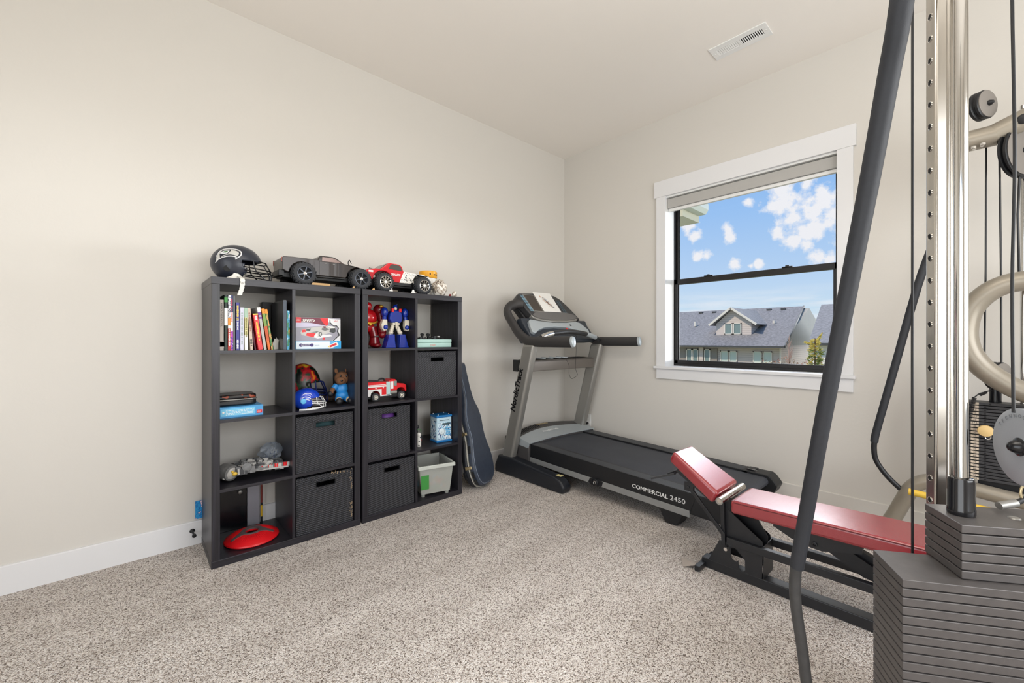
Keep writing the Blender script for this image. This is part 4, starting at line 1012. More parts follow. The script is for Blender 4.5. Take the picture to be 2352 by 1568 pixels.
for i in range(30):
    b.obox((.622+rnd.uniform(-.045,.045), 2.80+rnd.uniform(-.035,.035), ZS[1]+.10+rnd.uniform(-.03,.03)), (rnd.uniform(.008,.024), rnd.uniform(.006,.012), .006), (rnd.random()*3, rnd.random()*3, rnd.random()*3), rnd.choice((0,0,1,2)))
o = b.done('loose_pieces', ['greyb', 'greyl', 'blued'], t, smooth=0); o['kind'] = 'stuff'

# ------------------------------------------------------------------ bottom left: red disc, things behind the shelf
t = thing('balance_disc', 'ribbed red plastic disc with a grey three-arm grip and open centre', 'disc', (.512, 2.735, T1), world=True)
cx, cy, z = .512, 2.735, T1+.001; n = 120
prof = [(.036,.044),(.060,.046),(.085,.040),(.110,.030),(.132,.014),(.134,.008),(.130,.003),(.110,.0),(.060,.012),(.036,.030)]
rs = []
for r_, h_ in prof:
    rs.append([V((cx+(r_)*math.cos(2*PI*k/n), cy+r_*math.sin(2*PI*k/n), z+h_+(.0018 if (k % 2 and .05 < r_ < .133 and h_ > .01) else 0))) for k in range(n)])
b = MB(); N_ = len(rs); vs = [p_ for r_ in rs for p_ in r_]; fs = []
for i in range(N_):
    for k in range(n): fs.append((i*n+k, i*n+(k+1) % n, ((i+1) % N_)*n+(k+1) % n, ((i+1) % N_)*n+k))
b.add(vs, fs).done('disc', 'redb', t, smooth=30)
b = MB(); gm = mat('grip_grey', (92,80,80), .55)
rr = []
for r_, h_ in ((.034,.0475),(.052,.0495),(.056,.046),(.050,.040),(.034,.040)):
    rr.append([V((cx+r_*math.cos(2*PI*k/36), cy+r_*math.sin(2*PI*k/36), z+h_)) for k in range(36)])
b.rings(rr, closed=True, caps=False)
for a_ in (200, 330, 85):
    d_ = V((math.cos(R(a_)), math.sin(R(a_)), 0)); s_ = V((-d_.y, d_.x, 0)); c_ = V((cx,cy,z))
    rs = [[c_+d_*q_+s_*w_+V((0,0,h_)), c_+d_*q_-s_*w_+V((0,0,h_)), c_+d_*q_-s_*w_+V((0,0,h_-.006)), c_+d_*q_+s_*w_+V((0,0,h_-.006))] for q_, w_, h_ in ((.050,.024,.050),(.070,.014,.0465),(.095,.011,.0395),(.112,.008,.0325))]
    b.rings(rs)
b.done('grip', gm, t, smooth=40)
o = thing('black_panel', 'dark glossy panel with a small round knob leaning behind the bottom shelf', 'panel', (.42, 2.93, T1), world=True)
MB().box(.342, 2.932, T1+.001, .522, 2.944, T1+.33).done('board', 'blackg', o, bevel=.001, smooth=0)
MB().lathe([(.012,0),(.014,.003),(.010,.010),(.004,.012)], (.487,2.932,.252), (0,-1,0), 18).done('knob', 'silver', o)
o = MB().box(.523, 2.925, T1+.001, .588, 2.937, T1+.33).done('grey_board', mat('aluminium', (150,150,158), .45, .3), bevel=.001, smooth=0); tag(o, 'narrow pale grey board beside the dark panel', 'board')
o = thing('striped_stick', 'thin stick with red, yellow and black bands standing at the back', 'stick', (.596, 2.915, T1), world=True)
MB().cyl((.5965,2.918,T1+.001), (.5965,2.918,T1+.045), .0055, n=12).cyl((.5965,2.918,T1+.113), (.5965,2.918,T1+.13), .0056, n=12).done('black_band', 'black', o)
b = MB(); b.cyl((.5965,2.918,T1+.045), (.5965,2.918,T1+.113), .0055, n=12).done('yellow_band', mat('stick_yellow', (214,170,30), .5), o)
MB().cyl((.5965,2.918,T1+.130), (.5965,2.918,T1+.33), .0055, n=12).done('red_band', mat('stick_red', (120,40,30), .5), o)
o = MB().box(.275, 2.945, .146, .345, 2.953, .246).done('card_strip', pattern('blue_card', [(20,110,180),(40,150,210),(20,120,190),(220,190,190)], 40, .4), smooth=0); tag(o, 'blue printed card poking out on the left side of the shelf', 'card')
o.name = 'printed_card'

# ------------------------------------------------------------------ fire truck, poster strip, small items
t = thing('toy_fire_truck', 'red and white toy fire truck facing right under the two robots', 'toy truck', (1.27, 2.70, ZS[2]), world=True)
z0 = ZS[2]; y0, y1 = 2.662, 2.755; xw = (1.206, 1.394); rw = .0275
b = MB()
b.prism([(1.125,.038),(1.172,.038),(1.176,.055),(1.19,.068),(1.206,.072),(1.222,.068),(1.236,.055),(1.24,.038),(1.300,.038),(1.300,.125),(1.125,.130)], (0,y0,z0), (1,0,0), (0,0,1), (0,y1-y0,0), 0)
b.prism([(1.302,.062),(1.362,.062),(1.364,.125),(1.350,.140),(1.322,.140),(1.302,.128)], (0,y0+.004,z0), (1,0,0), (0,0,1), (0,y1-y0-.008,0), 0)
b.prism([(1.362,.062),(1.368,.070),(1.378,.078),(1.394,.081),(1.412,.078),(1.424,.066),(1.430,.048),(1.438,.055),(1.436,.092),(1.42,.104),(1.364,.112)], (0,y0+.008,z0), (1,0,0), (0,0,1), (0,y1-y0-.016,0), 0)
b.done('body', ['redb'], t, bevel=.0015, smooth=0)
b = MB(); b.box(1.125, y0-.0012, z0+.094, 1.296, y0+.001, z0+.103).box(1.125, y0-.0012, z0+.106, 1.28, y0+.001, z0+.110).box(1.240, y0-.002, z0+.032, 1.318, y0+.03, z0+.040).prism([(1.130,.036),(1.172,.036),(1.176,.055),(1.19,.068),(1.206,.072),(1.222,.068),(1.236,.055),(1.24,.036),(1.250,.036),(1.250,.080),(1.130,.080)], (0,y0-.0015,z0), (1,0,0), (0,0,1), (0,.002,0))
for x_ in (1.15, 1.21, 1.262): b.lathe([(.005,0),(.005,.0015)], (x_,y0,z0+.088), (0,-1,0), 12)
b.done('white_trim', 'white', t, smooth=0)
MB().box(1.283, y0-.002, z0+.036, 1.312, y0+.02, z0+.126).done('pump_panel', mat('panel_aqua', (176,206,204), .35), t, bevel=.001, smooth=0)
MB().box(1.318, y0+.001, z0+.075, 1.336, y0+.01, z0+.126).done('cab_door', 'white', t, smooth=0)
MB().box(1.342, y0+.003, z0+.095, 1.362, y0+.01, z0+.128).done('cab_window', wglass, t, smooth=0)
MB().cyl((1.316,y0+.012,z0+.050), (1.362,y0+.012,z0+.050), .014, n=16).done('fuel_tank', 'silver', t)
MB().box(1.13, y0+.01, z0+.020, 1.42, y1-.01, z0+.040).done('chassis', 'black', t, smooth=0)
MB().tube(spline([(1.24,2.69,z0+.132),(1.25,2.69,z0+.145),(1.275,2.69,z0+.145),(1.285,2.69,z0+.132)],5), .006, 8).box(1.14,2.68,z0+.130,1.235,2.74,z0+.136).done('hose_reel', 'black', t)
for x_ in xw:
    for yy, s_ in ((y0+.006, -1), (y1-.006, 1)):
        o = MB().lathe([(.014,0),(.024,-.001),(rw,.004),(rw,.018),(.024,.022),(.012,.022)], (x_,yy+(.008 if s_ < 0 else -.008),z0+rw), (0,s_,0), 26).done('wheel', 'tyre', t)
        MB().lathe([(.0155,0),(.0155,.0235),(.010,.021),(.006,.025),(.002,.026)], (x_,yy+(.008 if s_ < 0 else -.008),z0+rw), (0,s_,0), 20).done('hub', mat('hub_white', (226,220,206), .3) if 'hub_white' not in bpy.data.materials else bpy.data.materials['hub_white'], o)
o = MB().box(1.1195, 2.60, ZS[2], 1.123, 2.90, ZS[2]+.215).done('picture_strip', pattern('dark_print', [(18,14,14),(110,24,30),(26,20,20),(30,24,24)], 30, .4, (1,1,1)), smooth=0); tag(o, 'dark red printed board standing against the left side behind the fire truck', 'board'); o.name = 'printed_board'

t = thing('money_safe_toy', 'blue camouflage toy safe with a dial and keypad', 'toy safe', (1.748, 2.71, ZS[1]), R(-5))
camo = pattern('camo_blue', [(30,60,104),(150,196,222),(232,240,244),(40,84,140),(206,226,236)], 34, .35, (1,1,.8), 'noise', 2)
MB().box(-.062,-.055,.014,.062,.055,.186).done('body', mat('safe_pale', (190,216,228), .3), t, bevel=.008, smooth=0)
MB().box(-.066,-.059,0,.066,.059,.016).done('base', M['skyd'], t, bevel=.005, smooth=0)
MB().box(-.066,-.059,.184,.066,.059,.202).done('lid', M['skyd'], t, bevel=.006, smooth=0)
b = MB(); b.box(-.054,-.0565,.024,.054,-.0545,.145).box(-.0635,-.045,.024,-.0615,.045,.160); b.done('camo_panel', camo, t, smooth=0)
MB().box(-.04,-.0570,.162,.04,-.0540,.166).box(-.018,-.0575,.128,.045,-.056,.142).done('note_slot', mat('slot_dark', (60,80,84), .4), t, smooth=0)
MB().lathe([(.022,0),(.024,.004),(.018,.008),(.017,.004),(.008,.004),(.008,.012),(.002,.013)], (-.022,-.056,.082), (0,-1,0), 24).done('dial', mat('dial_white', (220,232,236), .25), t)
for r_ in range(4):
    for c_ in range(3): MB().lathe([(.0055,0),(.0055,.003),(.003,.0035)], (.016+.0135*c_,-.056,.056+.0165*r_), (0,-1,0), 10).done('key', 'sky', t)
for x_, y_ in ((-.045,-.04),(.045,-.04),(.045,.04),(-.045,.04)): MB().ell((x_,y_,.204), (.004,.004,.004)).done('lid_stud', 'white', t)
t = thing('toy_figure', 'small white and green toy figure at the left of the blue safe', 'toy', (1.532, 2.665, ZS[1]), world=True)
MB().tube([(1.532,2.665,ZS[1]+.0015),(1.532,2.665,ZS[1]+.05),(1.532,2.664,ZS[1]+.075)], [.017,.018,.014], 16).ell((1.532,2.664,ZS[1]+.085), (.016,.015,.016)).done('body', mat('figure_white', (236,234,228), .5), t)
b = MB(); b.ell((1.528,2.650,ZS[1]+.040), (.006,.003,.006)).ell((1.537,2.650,ZS[1]+.068), (.005,.003,.005)).ell((1.525,2.648,ZS[1]+.012), (.005,.004,.005)); b.done('spots', 'black', t)
MB().tube([(1.532+.018*math.cos(a_),2.664,ZS[1]+.105+.02*math.sin(a_)) for a_ in [i*.35 for i in range(18)]], .0022, 6).done('green_loop', 'green', t)
MB().ell((1.525,2.672,ZS[1]+.142), (.012,.012,.014)).tube([(1.527,2.67,ZS[1]+.10),(1.525,2.672,ZS[1]+.135)], .003, 6).done('black_top', 'black', t)
t = thing('toy_car', 'small dark toy car with white lettering between the figure and the safe', 'toy', (1.58, 2.80, ZS[1]), world=True)
MB().prism([(0,.012),(.10,.012),(.10,.045),(.07,.05),(.06,.075),(.02,.08),(0,.06)], (1.53,2.78,ZS[1]), (1,0,0), (0,0,1), (0,.05,0), 0).done('body', 'dgrey', t, bevel=.004, smooth=40)
MB().box(1.548,2.779,ZS[1]+.022,1.556,2.7805,ZS[1]+.036).box(1.560,2.779,ZS[1]+.022,1.568,2.7805,ZS[1]+.036).box(1.572,2.779,ZS[1]+.022,1.580,2.7805,ZS[1]+.036).done('lettering', 'white', t, smooth=0)
b = MB()
for x_ in (1.55, 1.61):
    for y_ in (2.776, 2.826): MB().cyl((x_,y_,ZS[1]+.0135), (x_,y_+.008,ZS[1]+.0135), .013, n=16).done('wheel', 'redd' if x_ > 1.6 else 'tyre', t)

# clear bin
def clearp():
    m, t_, b_ = nt('translucent_plastic'); b_.inputs['Base Color'].default_value = srgb(206,208,200); b_.inputs['Roughness'].default_value = .3
    b_.inputs['Alpha'].default_value = .40; return m
t = thing('plastic_bin', 'translucent plastic bin on stub feet holding small toys', 'storage bin', (1.66, 2.72, T1), R(-13))
cl = clearp(); z = .022
wb, db, wt, dt, hb = .105, .125, .125, .145, .225
b = MB()
def quad_wall(a0, a1, b0, b1):
    a0, a1, b0, b1 = V(a0), V(a1), V(b0), V(b1); n_ = (a1-a0).cross(b0-a0).normalized()*.0025
    b.add([a0,a1,b1,b0,a0+n_,a1+n_,b1+n_,b0+n_], [(0,1,2,3),(7,6,5,4),(0,4,5,1),(1,5,6,2),(2,6,7,3),(3,7,4,0)])
c0 = [(-wb,-db),(wb,-db),(wb,db),(-wb,db)]; c1 = [(-wt,-dt),(wt,-dt),(wt,dt),(-wt,dt)]
for i in range(4):
    j = (i+1) % 4; quad_wall((*c0[i],z), (*c0[j],z), (*c1[i],hb), (*c1[j],hb))
b.box(-wb,-db,z,wb,db,z+.003); b.done('tub', cl, t, smooth=0)
rim = mat('bin_rim', (196,200,192), .35); b = MB(); e_ = .014
b.box(-wt-e_,-dt-e_,hb-.022,wt+e_,-dt,hb+.004).box(-wt-e_,dt,hb-.022,wt+e_,dt+e_,hb+.004).box(-wt-e_,-dt,hb-.022,-wt,dt,hb+.004).box(wt,-dt,hb-.022,wt+e_,dt,hb+.004); b.done('rim', rim, t, bevel=.004, smooth=0)
for sx in (-1, 1):
    for sy in (-1, 1): MB().tube([(sx*(wb-.016),sy*(db-.016),.001),(sx*(wb-.014),sy*(db-.014),z+.02)], [.014,.018], 12).done('foot', cl, t)
MB().box(-wt+.012,-db-.016,.06,-wt+.070,-db-.012,.16).done('green_label', 'green', t, smooth=0)
b = MB(); rnd = random.Random(5)
for i in range(90):
    u_ = rnd.random(); b.ell((rnd.uniform(-.09,.09), rnd.uniform(-.11,.11), z+.012+rnd.uniform(0,.055)*(1-.3*u_)), (rnd.uniform(.008,.018), rnd.uniform(.008,.016), rnd.uniform(.006,.014)), (rnd.random()*3,rnd.random()*3,0), 8, 6, rnd.randrange(6))
o = b.done('small_toys', ['orange', 'redb', 'sky', 'green', 'white', mat('toy_peach', (232,170,140), .5)]); tag(o, 'heap of small bright toys inside the translucent bin', 'toys', kind='stuff'); o.location = t.location; o.rotation_euler = t.rotation_euler
# ------------------------------------------------------------------ radio-controlled trucks on the shelf tops
def wheel(t, x, y, z, r, wd, side, rimm, hubm, spokes, tyre='tyre'):
    """side -1: outer face towards -y"""
    s_ = side; o0 = (x, y, z)
    n = 36; prof = [(r*.62,-wd/2),(r*.80,-wd/2-.003),(r*.93,-wd/2+.002),(r*.965,-wd*.3),(r*.965,wd*.3),(r*.93,wd/2-.002),(r*.80,wd/2+.003),(r*.62,wd/2)]
    b = MB().lathe(prof, o0, (0,s_,0), n, caps=False)
    for k in range(22):
        for q in (-1, 1):
            a_ = 2*PI*(k+.25*q)/22; c_ = V((x+r*.965*math.cos(a_), y+q*wd*.25, z+r*.965*math.sin(a_)))
            X_ = Matrix.Translation(c_) @ Matrix.Rotation(-a_, 4, 'Y') @ Matrix.Rotation(q*.5, 4, 'X')
            b.box(-.004,-wd*.20,-.0042,.0045,wd*.20,.0042,0,X_)
    w = b.done('wheel', tyre, t, smooth=45)
    q = MB().lathe([(r*.64,wd/2-.004),(r*.66,wd/2+.003),(r*.60,wd/2+.0035),(r*.57,wd/2-.004),(r*.50,wd/2-.010)], o0, (0,s_,0), 30, mi=0, caps=False)
    q.lathe([(r*.58,wd/2-.012),(r*.001,wd/2-.012)], o0, (0,s_,0), 24, mi=1, caps=False)
    for k in range(spokes):
        a_ = 2*PI*k/spokes+.3; X_ = Matrix.Translation(V(o0)+V((0,s_*(wd/2-.004),0))) @ Matrix.Rotation(-a_, 4, 'Y')
        q.box(r*.10, -.003, -r*.055, r*.60, .003, r*.055, 0, X_)
    q.lathe([(r*.16,wd/2-.010),(r*.15,wd/2+.002),(r*.06,wd/2+.006),(.0005,wd/2+.006)], o0, (0,s_,0), 16, mi=2, caps=False)
    q.done('rim', [rimm, M['dark'], hubm], w, smooth=40)
T0 = Ht+.0005
t = thing('toy_truck', 'dark grey radio-controlled pickup truck on the left shelf top', 'toy truck', (.92, 2.74, Ht), world=True)
gun = mat('pickup_paint', (52, 46, 44), .3, .3, coat=.3)
gl = mat('toy_glass', (150, 128, 122), .15, .2); lamp_r = mat('tail_lamp', (150, 60, 40), .3)
ya, yb = 2.642, 2.842; z = T0; r1 = .064
for x_ in (.752, 1.086):
    for yy, s_ in ((2.624, -1), (2.862, 1)): wheel(t, x_, yy, z+r1, r1, .056, s_, M['rimd'], M['redd'] if 0 else M['chrome'], 6)
def archp(cx, r, z_, n=8):  # wheel-arch cut, left to right
    return [(cx-r*math.cos(PI*k/n), z_+r*.92*math.sin(PI*k/n)) for k in range(n+1)]
zz = z+.072
prof = [(.646,z+.082)]+[(.672,z+.070)]+archp(.752,.072,z+.070)+[(.835,z+.066),(1.000,z+.066)]+archp(1.082,.072,z+.072)+[(1.158,z+.090),(1.160,z+.118),(1.150,z+.128),(1.06,z+.146),(1.003,z+.152),(.985,z+.154),(.845,z+.154),(.843,z+.160),(.70,z+.160),(.652,z+.158),(.642,z+.148)]
MB().prism(prof, (0,ya,0), (1,0,0), (0,0,1), (0,yb-ya,0)).done('body', gun, t, bevel=.004, smooth=0)
cab = [(.838,z+.150),(.846,z+.182),(.858,z+.190),(.930,z+.190),(.950,z+.184),(1.008,z+.150)]
MB().prism(cab, (0,ya+.012,0), (1,0,0), (0,0,1), (0,yb-ya-.024,0)).done('cab', gun, t, bevel=.006, smooth=0)
b = MB().prism([(.864,z+.156),(.866,z+.182),(.925,z+.182),(.942,z+.178),(.982,z+.157)], (0,ya+.0105,0), (1,0,0), (0,0,1), (0,.003,0)).prism([(.958,z+.180),(1.003,z+.153),(1.0045,z+.155),(.960,z+.182)], (0,ya+.025,0), (1,0,0), (0,0,1), (0,yb-ya-.05,0))
b.done('window', gl, t, smooth=0)
b = MB(); b.box(.874,ya-.002,z+.142,.886,ya+.001,z+.1445).box(.924,ya-.002,z+.142,.936,ya+.001,z+.1445); b.done('door_handle', 'silver', t, smooth=0)
b = MB()
for x_ in (.845, .908, .965): b.box(x_,ya-.0008,z+.074,x_+.0012,ya+.001,z+.150)
b.done('door_seam', 'dark', t, smooth=0)
b = MB(); b.box(.6405,ya+.002,z+.125,.646,ya+.016,z+.152).box(.6405,yb-.016,z+.125,.646,yb-.002,z+.152); b.done('tail_light', lamp_r, t, smooth=0)
b = MB(); b.box(.652,ya+.03,z+.042,1.15,yb-.03,z+.070).box(.63,ya+.02,z+.050,.66,yb-.02,z+.082).box(1.14,ya+.02,z+.055,1.172,yb-.02,z+.088).box(.83,ya+.002,z+.056,1.005,ya+.02,z+.064).box(.83,yb-.02,z+.056,1.005,yb-.002,z+.064)
b.tube([(.752,2.65,z+r1),(.752,2.84,z+r1)], .008, 10).tube([(1.086,2.65,z+r1),(1.086,2.84,z+r1)], .008, 10)
b.done('chassis', 'black', t, bevel=.002, smooth=0)
b = MB()
for x_ in (.70, .80, 1.035, 1.13):
    for y_ in (2.675, 2.80): b.tube([(x_+ (.02 if x_ in (.70,1.035) else -.02), y_, z+.06), (x_, y_, z+.12)], .008, 10)
b.done('shock_absorber', 'dgrey', t)
MB().tube(spline([(1.02,ya-.002,z+.150),(1.012,ya-.016,z+.160),(1.020,ya-.016,z+.178),(1.035,ya-.010,z+.158)],6), .0025, 8).done('side_mirror', 'black', t)

t = thing('toy_truck', 'red and white radio-controlled truck with big tyres on the right shelf top', 'toy truck', (1.40, 2.74, Ht), world=True)
rw_ = pattern('truck_livery', [(240,238,232),(236,234,228),(220,216,208),(245,243,238),(200,196,188)], 40, .3, (1,1,1))
gran = mat('livery_red', (206, 24, 40), .22, coat=.5)
r2 = .060; ya, yb = 2.640, 2.838
for x_ in (1.247, 1.538):
    for yy, s_ in ((2.622, -1), (2.858, 1)): wheel(t, x_, yy, z+r2, r2, .056, s_, M['chrome'], M['white'], 10, 'tyre')
prof = [(1.118,z+.108),(1.124,z+.092)]+[(1.17,z+.078)]+archp(1.250,.070,z+.076)+[(1.325,z+.070),(1.455,z+.070)]+archp(1.538,.066,z+.080)+[(1.612,z+.112),(1.604,z+.134),(1.44,z+.150),(1.30,z+.154),(1.255,z+.152),(1.20,z+.150),(1.145,z+.140),(1.122,z+.126)]
# split the livery: red front, white rear
bm_ = MB(); bm_.prism(prof, (0,ya,0), (1,0,0), (0,0,1), (0,yb-ya,0))
body = bm_.done('body', [gran, rw_], t, bevel=.004, smooth=0)
bmm = bmesh.new(); bmm.from_mesh(body.data)
off = WORLD[t.name]
for k_, nx in ((0, (1,0,-.42)),):
    bmesh.ops.bisect_plane(bmm, geom=bmm.verts[:]+bmm.edges[:]+bmm.faces[:], plane_co=V((1.385,2.7,z+.11))-off, plane_no=V(nx).normalized())
for f_ in bmm.faces:
    f_.material_index = 1 if (f_.calc_center_median()-(V((1.385,2.7,z+.11))-off)).dot(V((1,0,-.42))) > 0 else 0
bmm.to_mesh(body.data); bmm.free()
cab = [(1.232,z+.148),(1.262,z+.170),(1.292,z+.196),(1.312,z+.201),(1.378,z+.198),(1.398,z+.186),(1.412,z+.148)]
MB().prism(cab, (0,ya+.018,0), (1,0,0), (0,0,1), (0,yb-ya-.036,0)).done('cab', gran, t, bevel=.006, smooth=0)
b = MB().prism([(1.300,z+.160),(1.312,z+.188),(1.325,z+.194),(1.374,z+.190),(1.388,z+.180),(1.396,z+.154)], (0,ya+.016,0), (1,0,0), (0,0,1), (0,.003,0)).prism([(1.240,z+.152),(1.290,z+.193),(1.288,z+.195),(1.238,z+.154)], (0,ya+.03,0), (1,0,0), (0,0,1), (0,yb-ya-.06,0))
b.done('window', mat('toy_glass_dark', (84,84,80), .15, .2), t, smooth=0)
b = MB(); b.text('GRANITE', .021, (1.303,ya-.0012,z+.114), (1,0,0), (0,0,1), 0, .0004, shear=.15, width=.82, bold=.0006)
rnd = random.Random(21)
b2 = MB()
for i in range(26):
    x_ = rnd.uniform(1.40,1.50); z_ = z+rnd.uniform(.085,.14); b2.prism([(0,0),(rnd.uniform(.004,.012),rnd.uniform(-.008,.008)),(rnd.uniform(.001,.006),rnd.uniform(.004,.012))], (x_,ya-.0007,z_), (1,0,0), (0,0,1), (0,.0006,0))
b.done('lettering', 'white', t, smooth=0); b2.done('side_graphic', 'dgrey', t, smooth=0)
b = MB(); b.box(1.150,ya-.001,z+.122,1.182,ya+.004,z+.136); b.done('headlight', 'white', t, bevel=.002, smooth=0)
b = MB(); b.box(1.15,ya+.03,z+.040,1.60,yb-.03,z+.072).box(1.12,ya+.03,z+.060,1.16,yb-.03,z+.092).box(1.31,ya+.002,z+.050,1.46,ya+.03,z+.070)
b.tube([(1.247,2.65,z+r2),(1.247,2.83,z+r2)], .008, 10).tube([(1.538,2.65,z+r2),(1.538,2.83,z+r2)], .008, 10)
b.done('chassis', 'black', t, bevel=.002, smooth=0)
b = MB()
for x_, y_ in ((1.165,ya+.03),(1.185,ya+.045)): b.tube(spline([(x_,y_,z+.143),(x_+.006,y_,z+.155),(x_+.014,y_,z+.146)],5), .002, 6)
b.done('body_clip', 'black', t)

o = MB().box(.79,2.60,Ht+.0005,.895,2.70,Ht+.016).done('cardboard_piece', 'card', bevel=.001, smooth=0); tag(o, 'flat tan cardboard piece lying under the dark pickup truck', 'cardboard')
for k, (x_, y_, sz, m_, lb) in enumerate(((1.035,2.60,.020,'card','small tan scrap in front of the dark pickup, near its front wheel'), (1.165,2.60,.022,'card','small tan scrap beneath the nose of the red truck'), (1.285,2.60,.034,'paper','white paper scrap just right of the red truck front wheel'), (1.452,2.60,.030,'paper','white paper scrap left of the rear wheel of the red truck'))):
    o = MB().prism([(-sz/2,0),(sz/2,0),(sz*.3,sz*.8),(0,sz*.5 if k < 2 else sz*.9)], (x_,y_,Ht+.0008), (1,0,0), (0,.2,1), (0,.003,0)).done('paper_scrap', m_, smooth=0); tag(o, lb, 'paper', 'scraps along the shelf tops')

t = thing('plastic_jar', 'white jar with an orange-yellow lid band at the right end of the shelf', 'jar', (1.70, 2.81, Ht), world=True)
c0 = (1.700,2.815,Ht+.0005)
MB().lathe([(.058,0),(.063,.006),(.063,.146),(.058,.150)], c0, (0,0,1), 40).done('body', mat('jar_white', (232,230,224), .35), t)
MB().lathe([(.066,.150),(.068,.153),(.068,.198),(.064,.202)], c0, (0,0,1), 40).done('lid', mat('jar_lid', (236,168,30), .35), t)
b = MB()
for a_, w_ in ((252,.010),(286,.016),(308,.012)):
    d_ = V((math.cos(R(a_)), math.sin(R(a_)), 0)); s_ = V((-d_.y, d_.x, 0)); p_ = V(c0)+d_*.0684+V((0,0,.178))
    b.add([p_-s_*w_/2+V((0,0,-.008)), p_+s_*w_/2+V((0,0,-.008)), p_+s_*w_/2+V((0,0,.008 if w_ < .011 else .0)), p_-s_*w_/2+V((0,0,.008 if w_ < .011 else 0))], [(0,1,2,3)])
b.done('lid_print', 'dark', t, smooth=0)
def rock(nm, label, c, r, m, seed, cat='rock'):
    rnd_ = random.Random(seed); n, k_ = 20, 12; rs = []
    for i in range(k_+1):
        th = PI*i/k_; q = rnd_.uniform(.9,1.08)
        rs.append([V((c[0]+r[0]*math.sin(th)*math.cos(2*PI*j/n)*rnd_.uniform(.84,1.1)*q, c[1]+r[1]*math.sin(th)*math.sin(2*PI*j/n)*rnd_.uniform(.84,1.1), max(Ht+.0005, c[2]-r[2]*math.cos(th)*rnd_.uniform(.92,1.05)))) for j in range(n)])
    o_ = MB().rings(rs).done(nm, m, smooth=20); return tag(o_, label, cat)
rm = pattern('crystal_rock', [(240,236,228),(232,226,216),(150,134,116),(210,202,190),(110,96,84)], 38, .45, (1,1,.6)) 
rock('rock', 'rough white and brown crystal rock beside the jar', (1.712,2.675,Ht+.058), (.062,.05,.070), rm, 3)
rock('rock', 'small clear crystal at the far right end of the right shelf top', (1.812,2.625,Ht+.022), (.020,.018,.024), rm, 5)
rock('red_toy_piece', 'tiny dark red block beside the small crystal', (1.778,2.63,Ht+.010), (.010,.010,.012), M['redd'], 6, 'toy')
o = MB().box(1.66,2.615,Ht+.0005,1.735,2.645,Ht+.0035).done('dark_strip', 'dark', smooth=0); tag(o, 'thin dark strip lying in front of the rough white rock', 'strip')

# ------------------------------------------------------------------ guitar case leaning on the wall right of the shelves
O = V((2.107, 2.566, .001)); nh = V((math.sin(R(27)),-math.cos(R(27)),0)); tl = R(14.5)
Lc = (-nh*math.sin(tl)+V((0,0,1))*math.cos(tl)); wc = V((math.cos(R(27)),math.sin(R(27)),0)); Nc = wc.cross(Lc)
if Nc.dot(nh) < 0: Nc = -Nc
t = thing('guitar_case', 'black hard guitar case leaning on the wall beside the shelves', 'guitar case', tuple(O), world=True)
half = [(0,0),(.07,.004),(.13,.022),(.175,.065),(.196,.13),(.200,.19),(.188,.26),(.163,.33),(.146,.40),(.146,.46),(.156,.52),(.157,.57),(.138,.64),(.100,.70),(.078,.76),(.070,.85),(.072,.95),(.078,1.02),(.070,1.06)]
half = [(a_*.85, b_*.93) for a_, b_ in half]
outl = half+[(-a_, b_) for a_, b_ in reversed(half)][:-1]
O2 = O-Nc*.0+V((0,0,.02))
def casepart(sc_, d0, d1, nm, m, bev):
    cs = .51
    pl = [(a_*sc_, cs+(b_-cs)*(sc_ if sc_ > 1 else sc_)) for a_, b_ in outl]
    return MB().prism(pl, O2+Nc*d0, wc, Lc, Nc*(d1-d0)).done(nm, m, t, bevel=bev, smooth=50, seg=4)
casem = mat('case_vinyl', (58, 66, 80), .34, bump=.5, bscale=350, vary=.15, vscale=40)
casepart(1.0, -.112, -.060, 'base_shell', mat('case_side', (30,32,38), .45, bump=.4, bscale=350), .02)
casepart(1.0, -.054, .0, 'lid_shell', casem, .02)
casepart(1.012, -.061, -.053, 'binding', mat('case_binding', (206,202,192), .35, .3), .001)
b = MB(); P3 = [O2+wc*(a_*.985)+Lc*(.51+(b_-.51)*.985)+Nc*.0005 for a_, b_ in outl]
b.tube(spline([O2+wc*(a_*.955)+Lc*(.51+(b_-.51)*.965)+Nc*.0002 for a_, b_ in [(-q[0], q[1]) for q in half]], 3), .0022, 6); b.done('edge_piping', mat('case_piping', (120,130,146), .35), t)
def onedge(i, d):   # point on the left-hand side wall
    a_, b_ = half[i]; return O2-wc*(a_*1.012)+Lc*b_+Nc*d
for i in (5, 9):
    p_ = onedge(i, -.057); q_ = (onedge(i+1, -.057)-onedge(i-1, -.057)).normalized(); out = q_.cross(Nc); out = out if out.dot(-wc) > 0 else -out
    X_ = Matrix((( *out, 0),( *Nc, 0),( *q_, 0),(0,0,0,1))).transposed(); X_.translation = p_
    b = MB().box(-.001,-.028,-.012,.005,.028,.012,0,X_).box(.004,-.016,-.008,.010,.018,.008,0,X_)
    o = b.done('latch', 'gold', t, bevel=.003, smooth=0)
for i, d in ((4,-.03),(4,-.10),(3,-.03),(7,-.03)):
    p_ = onedge(i, d); q_ = (onedge(i+1, d)-onedge(i-1, d)).normalized(); out = q_.cross(Nc); out = out if out.dot(-wc) > 0 else -out
    X_ = Matrix((( *out, 0),( *Nc, 0),( *q_, 0),(0,0,0,1))).transposed(); X_.translation = p_+out*(.002)
    MB().box(-.002,-.010,-.028,.004,.010,.028,0,X_).done('bumper', 'black', t, bevel=.003, smooth=0)

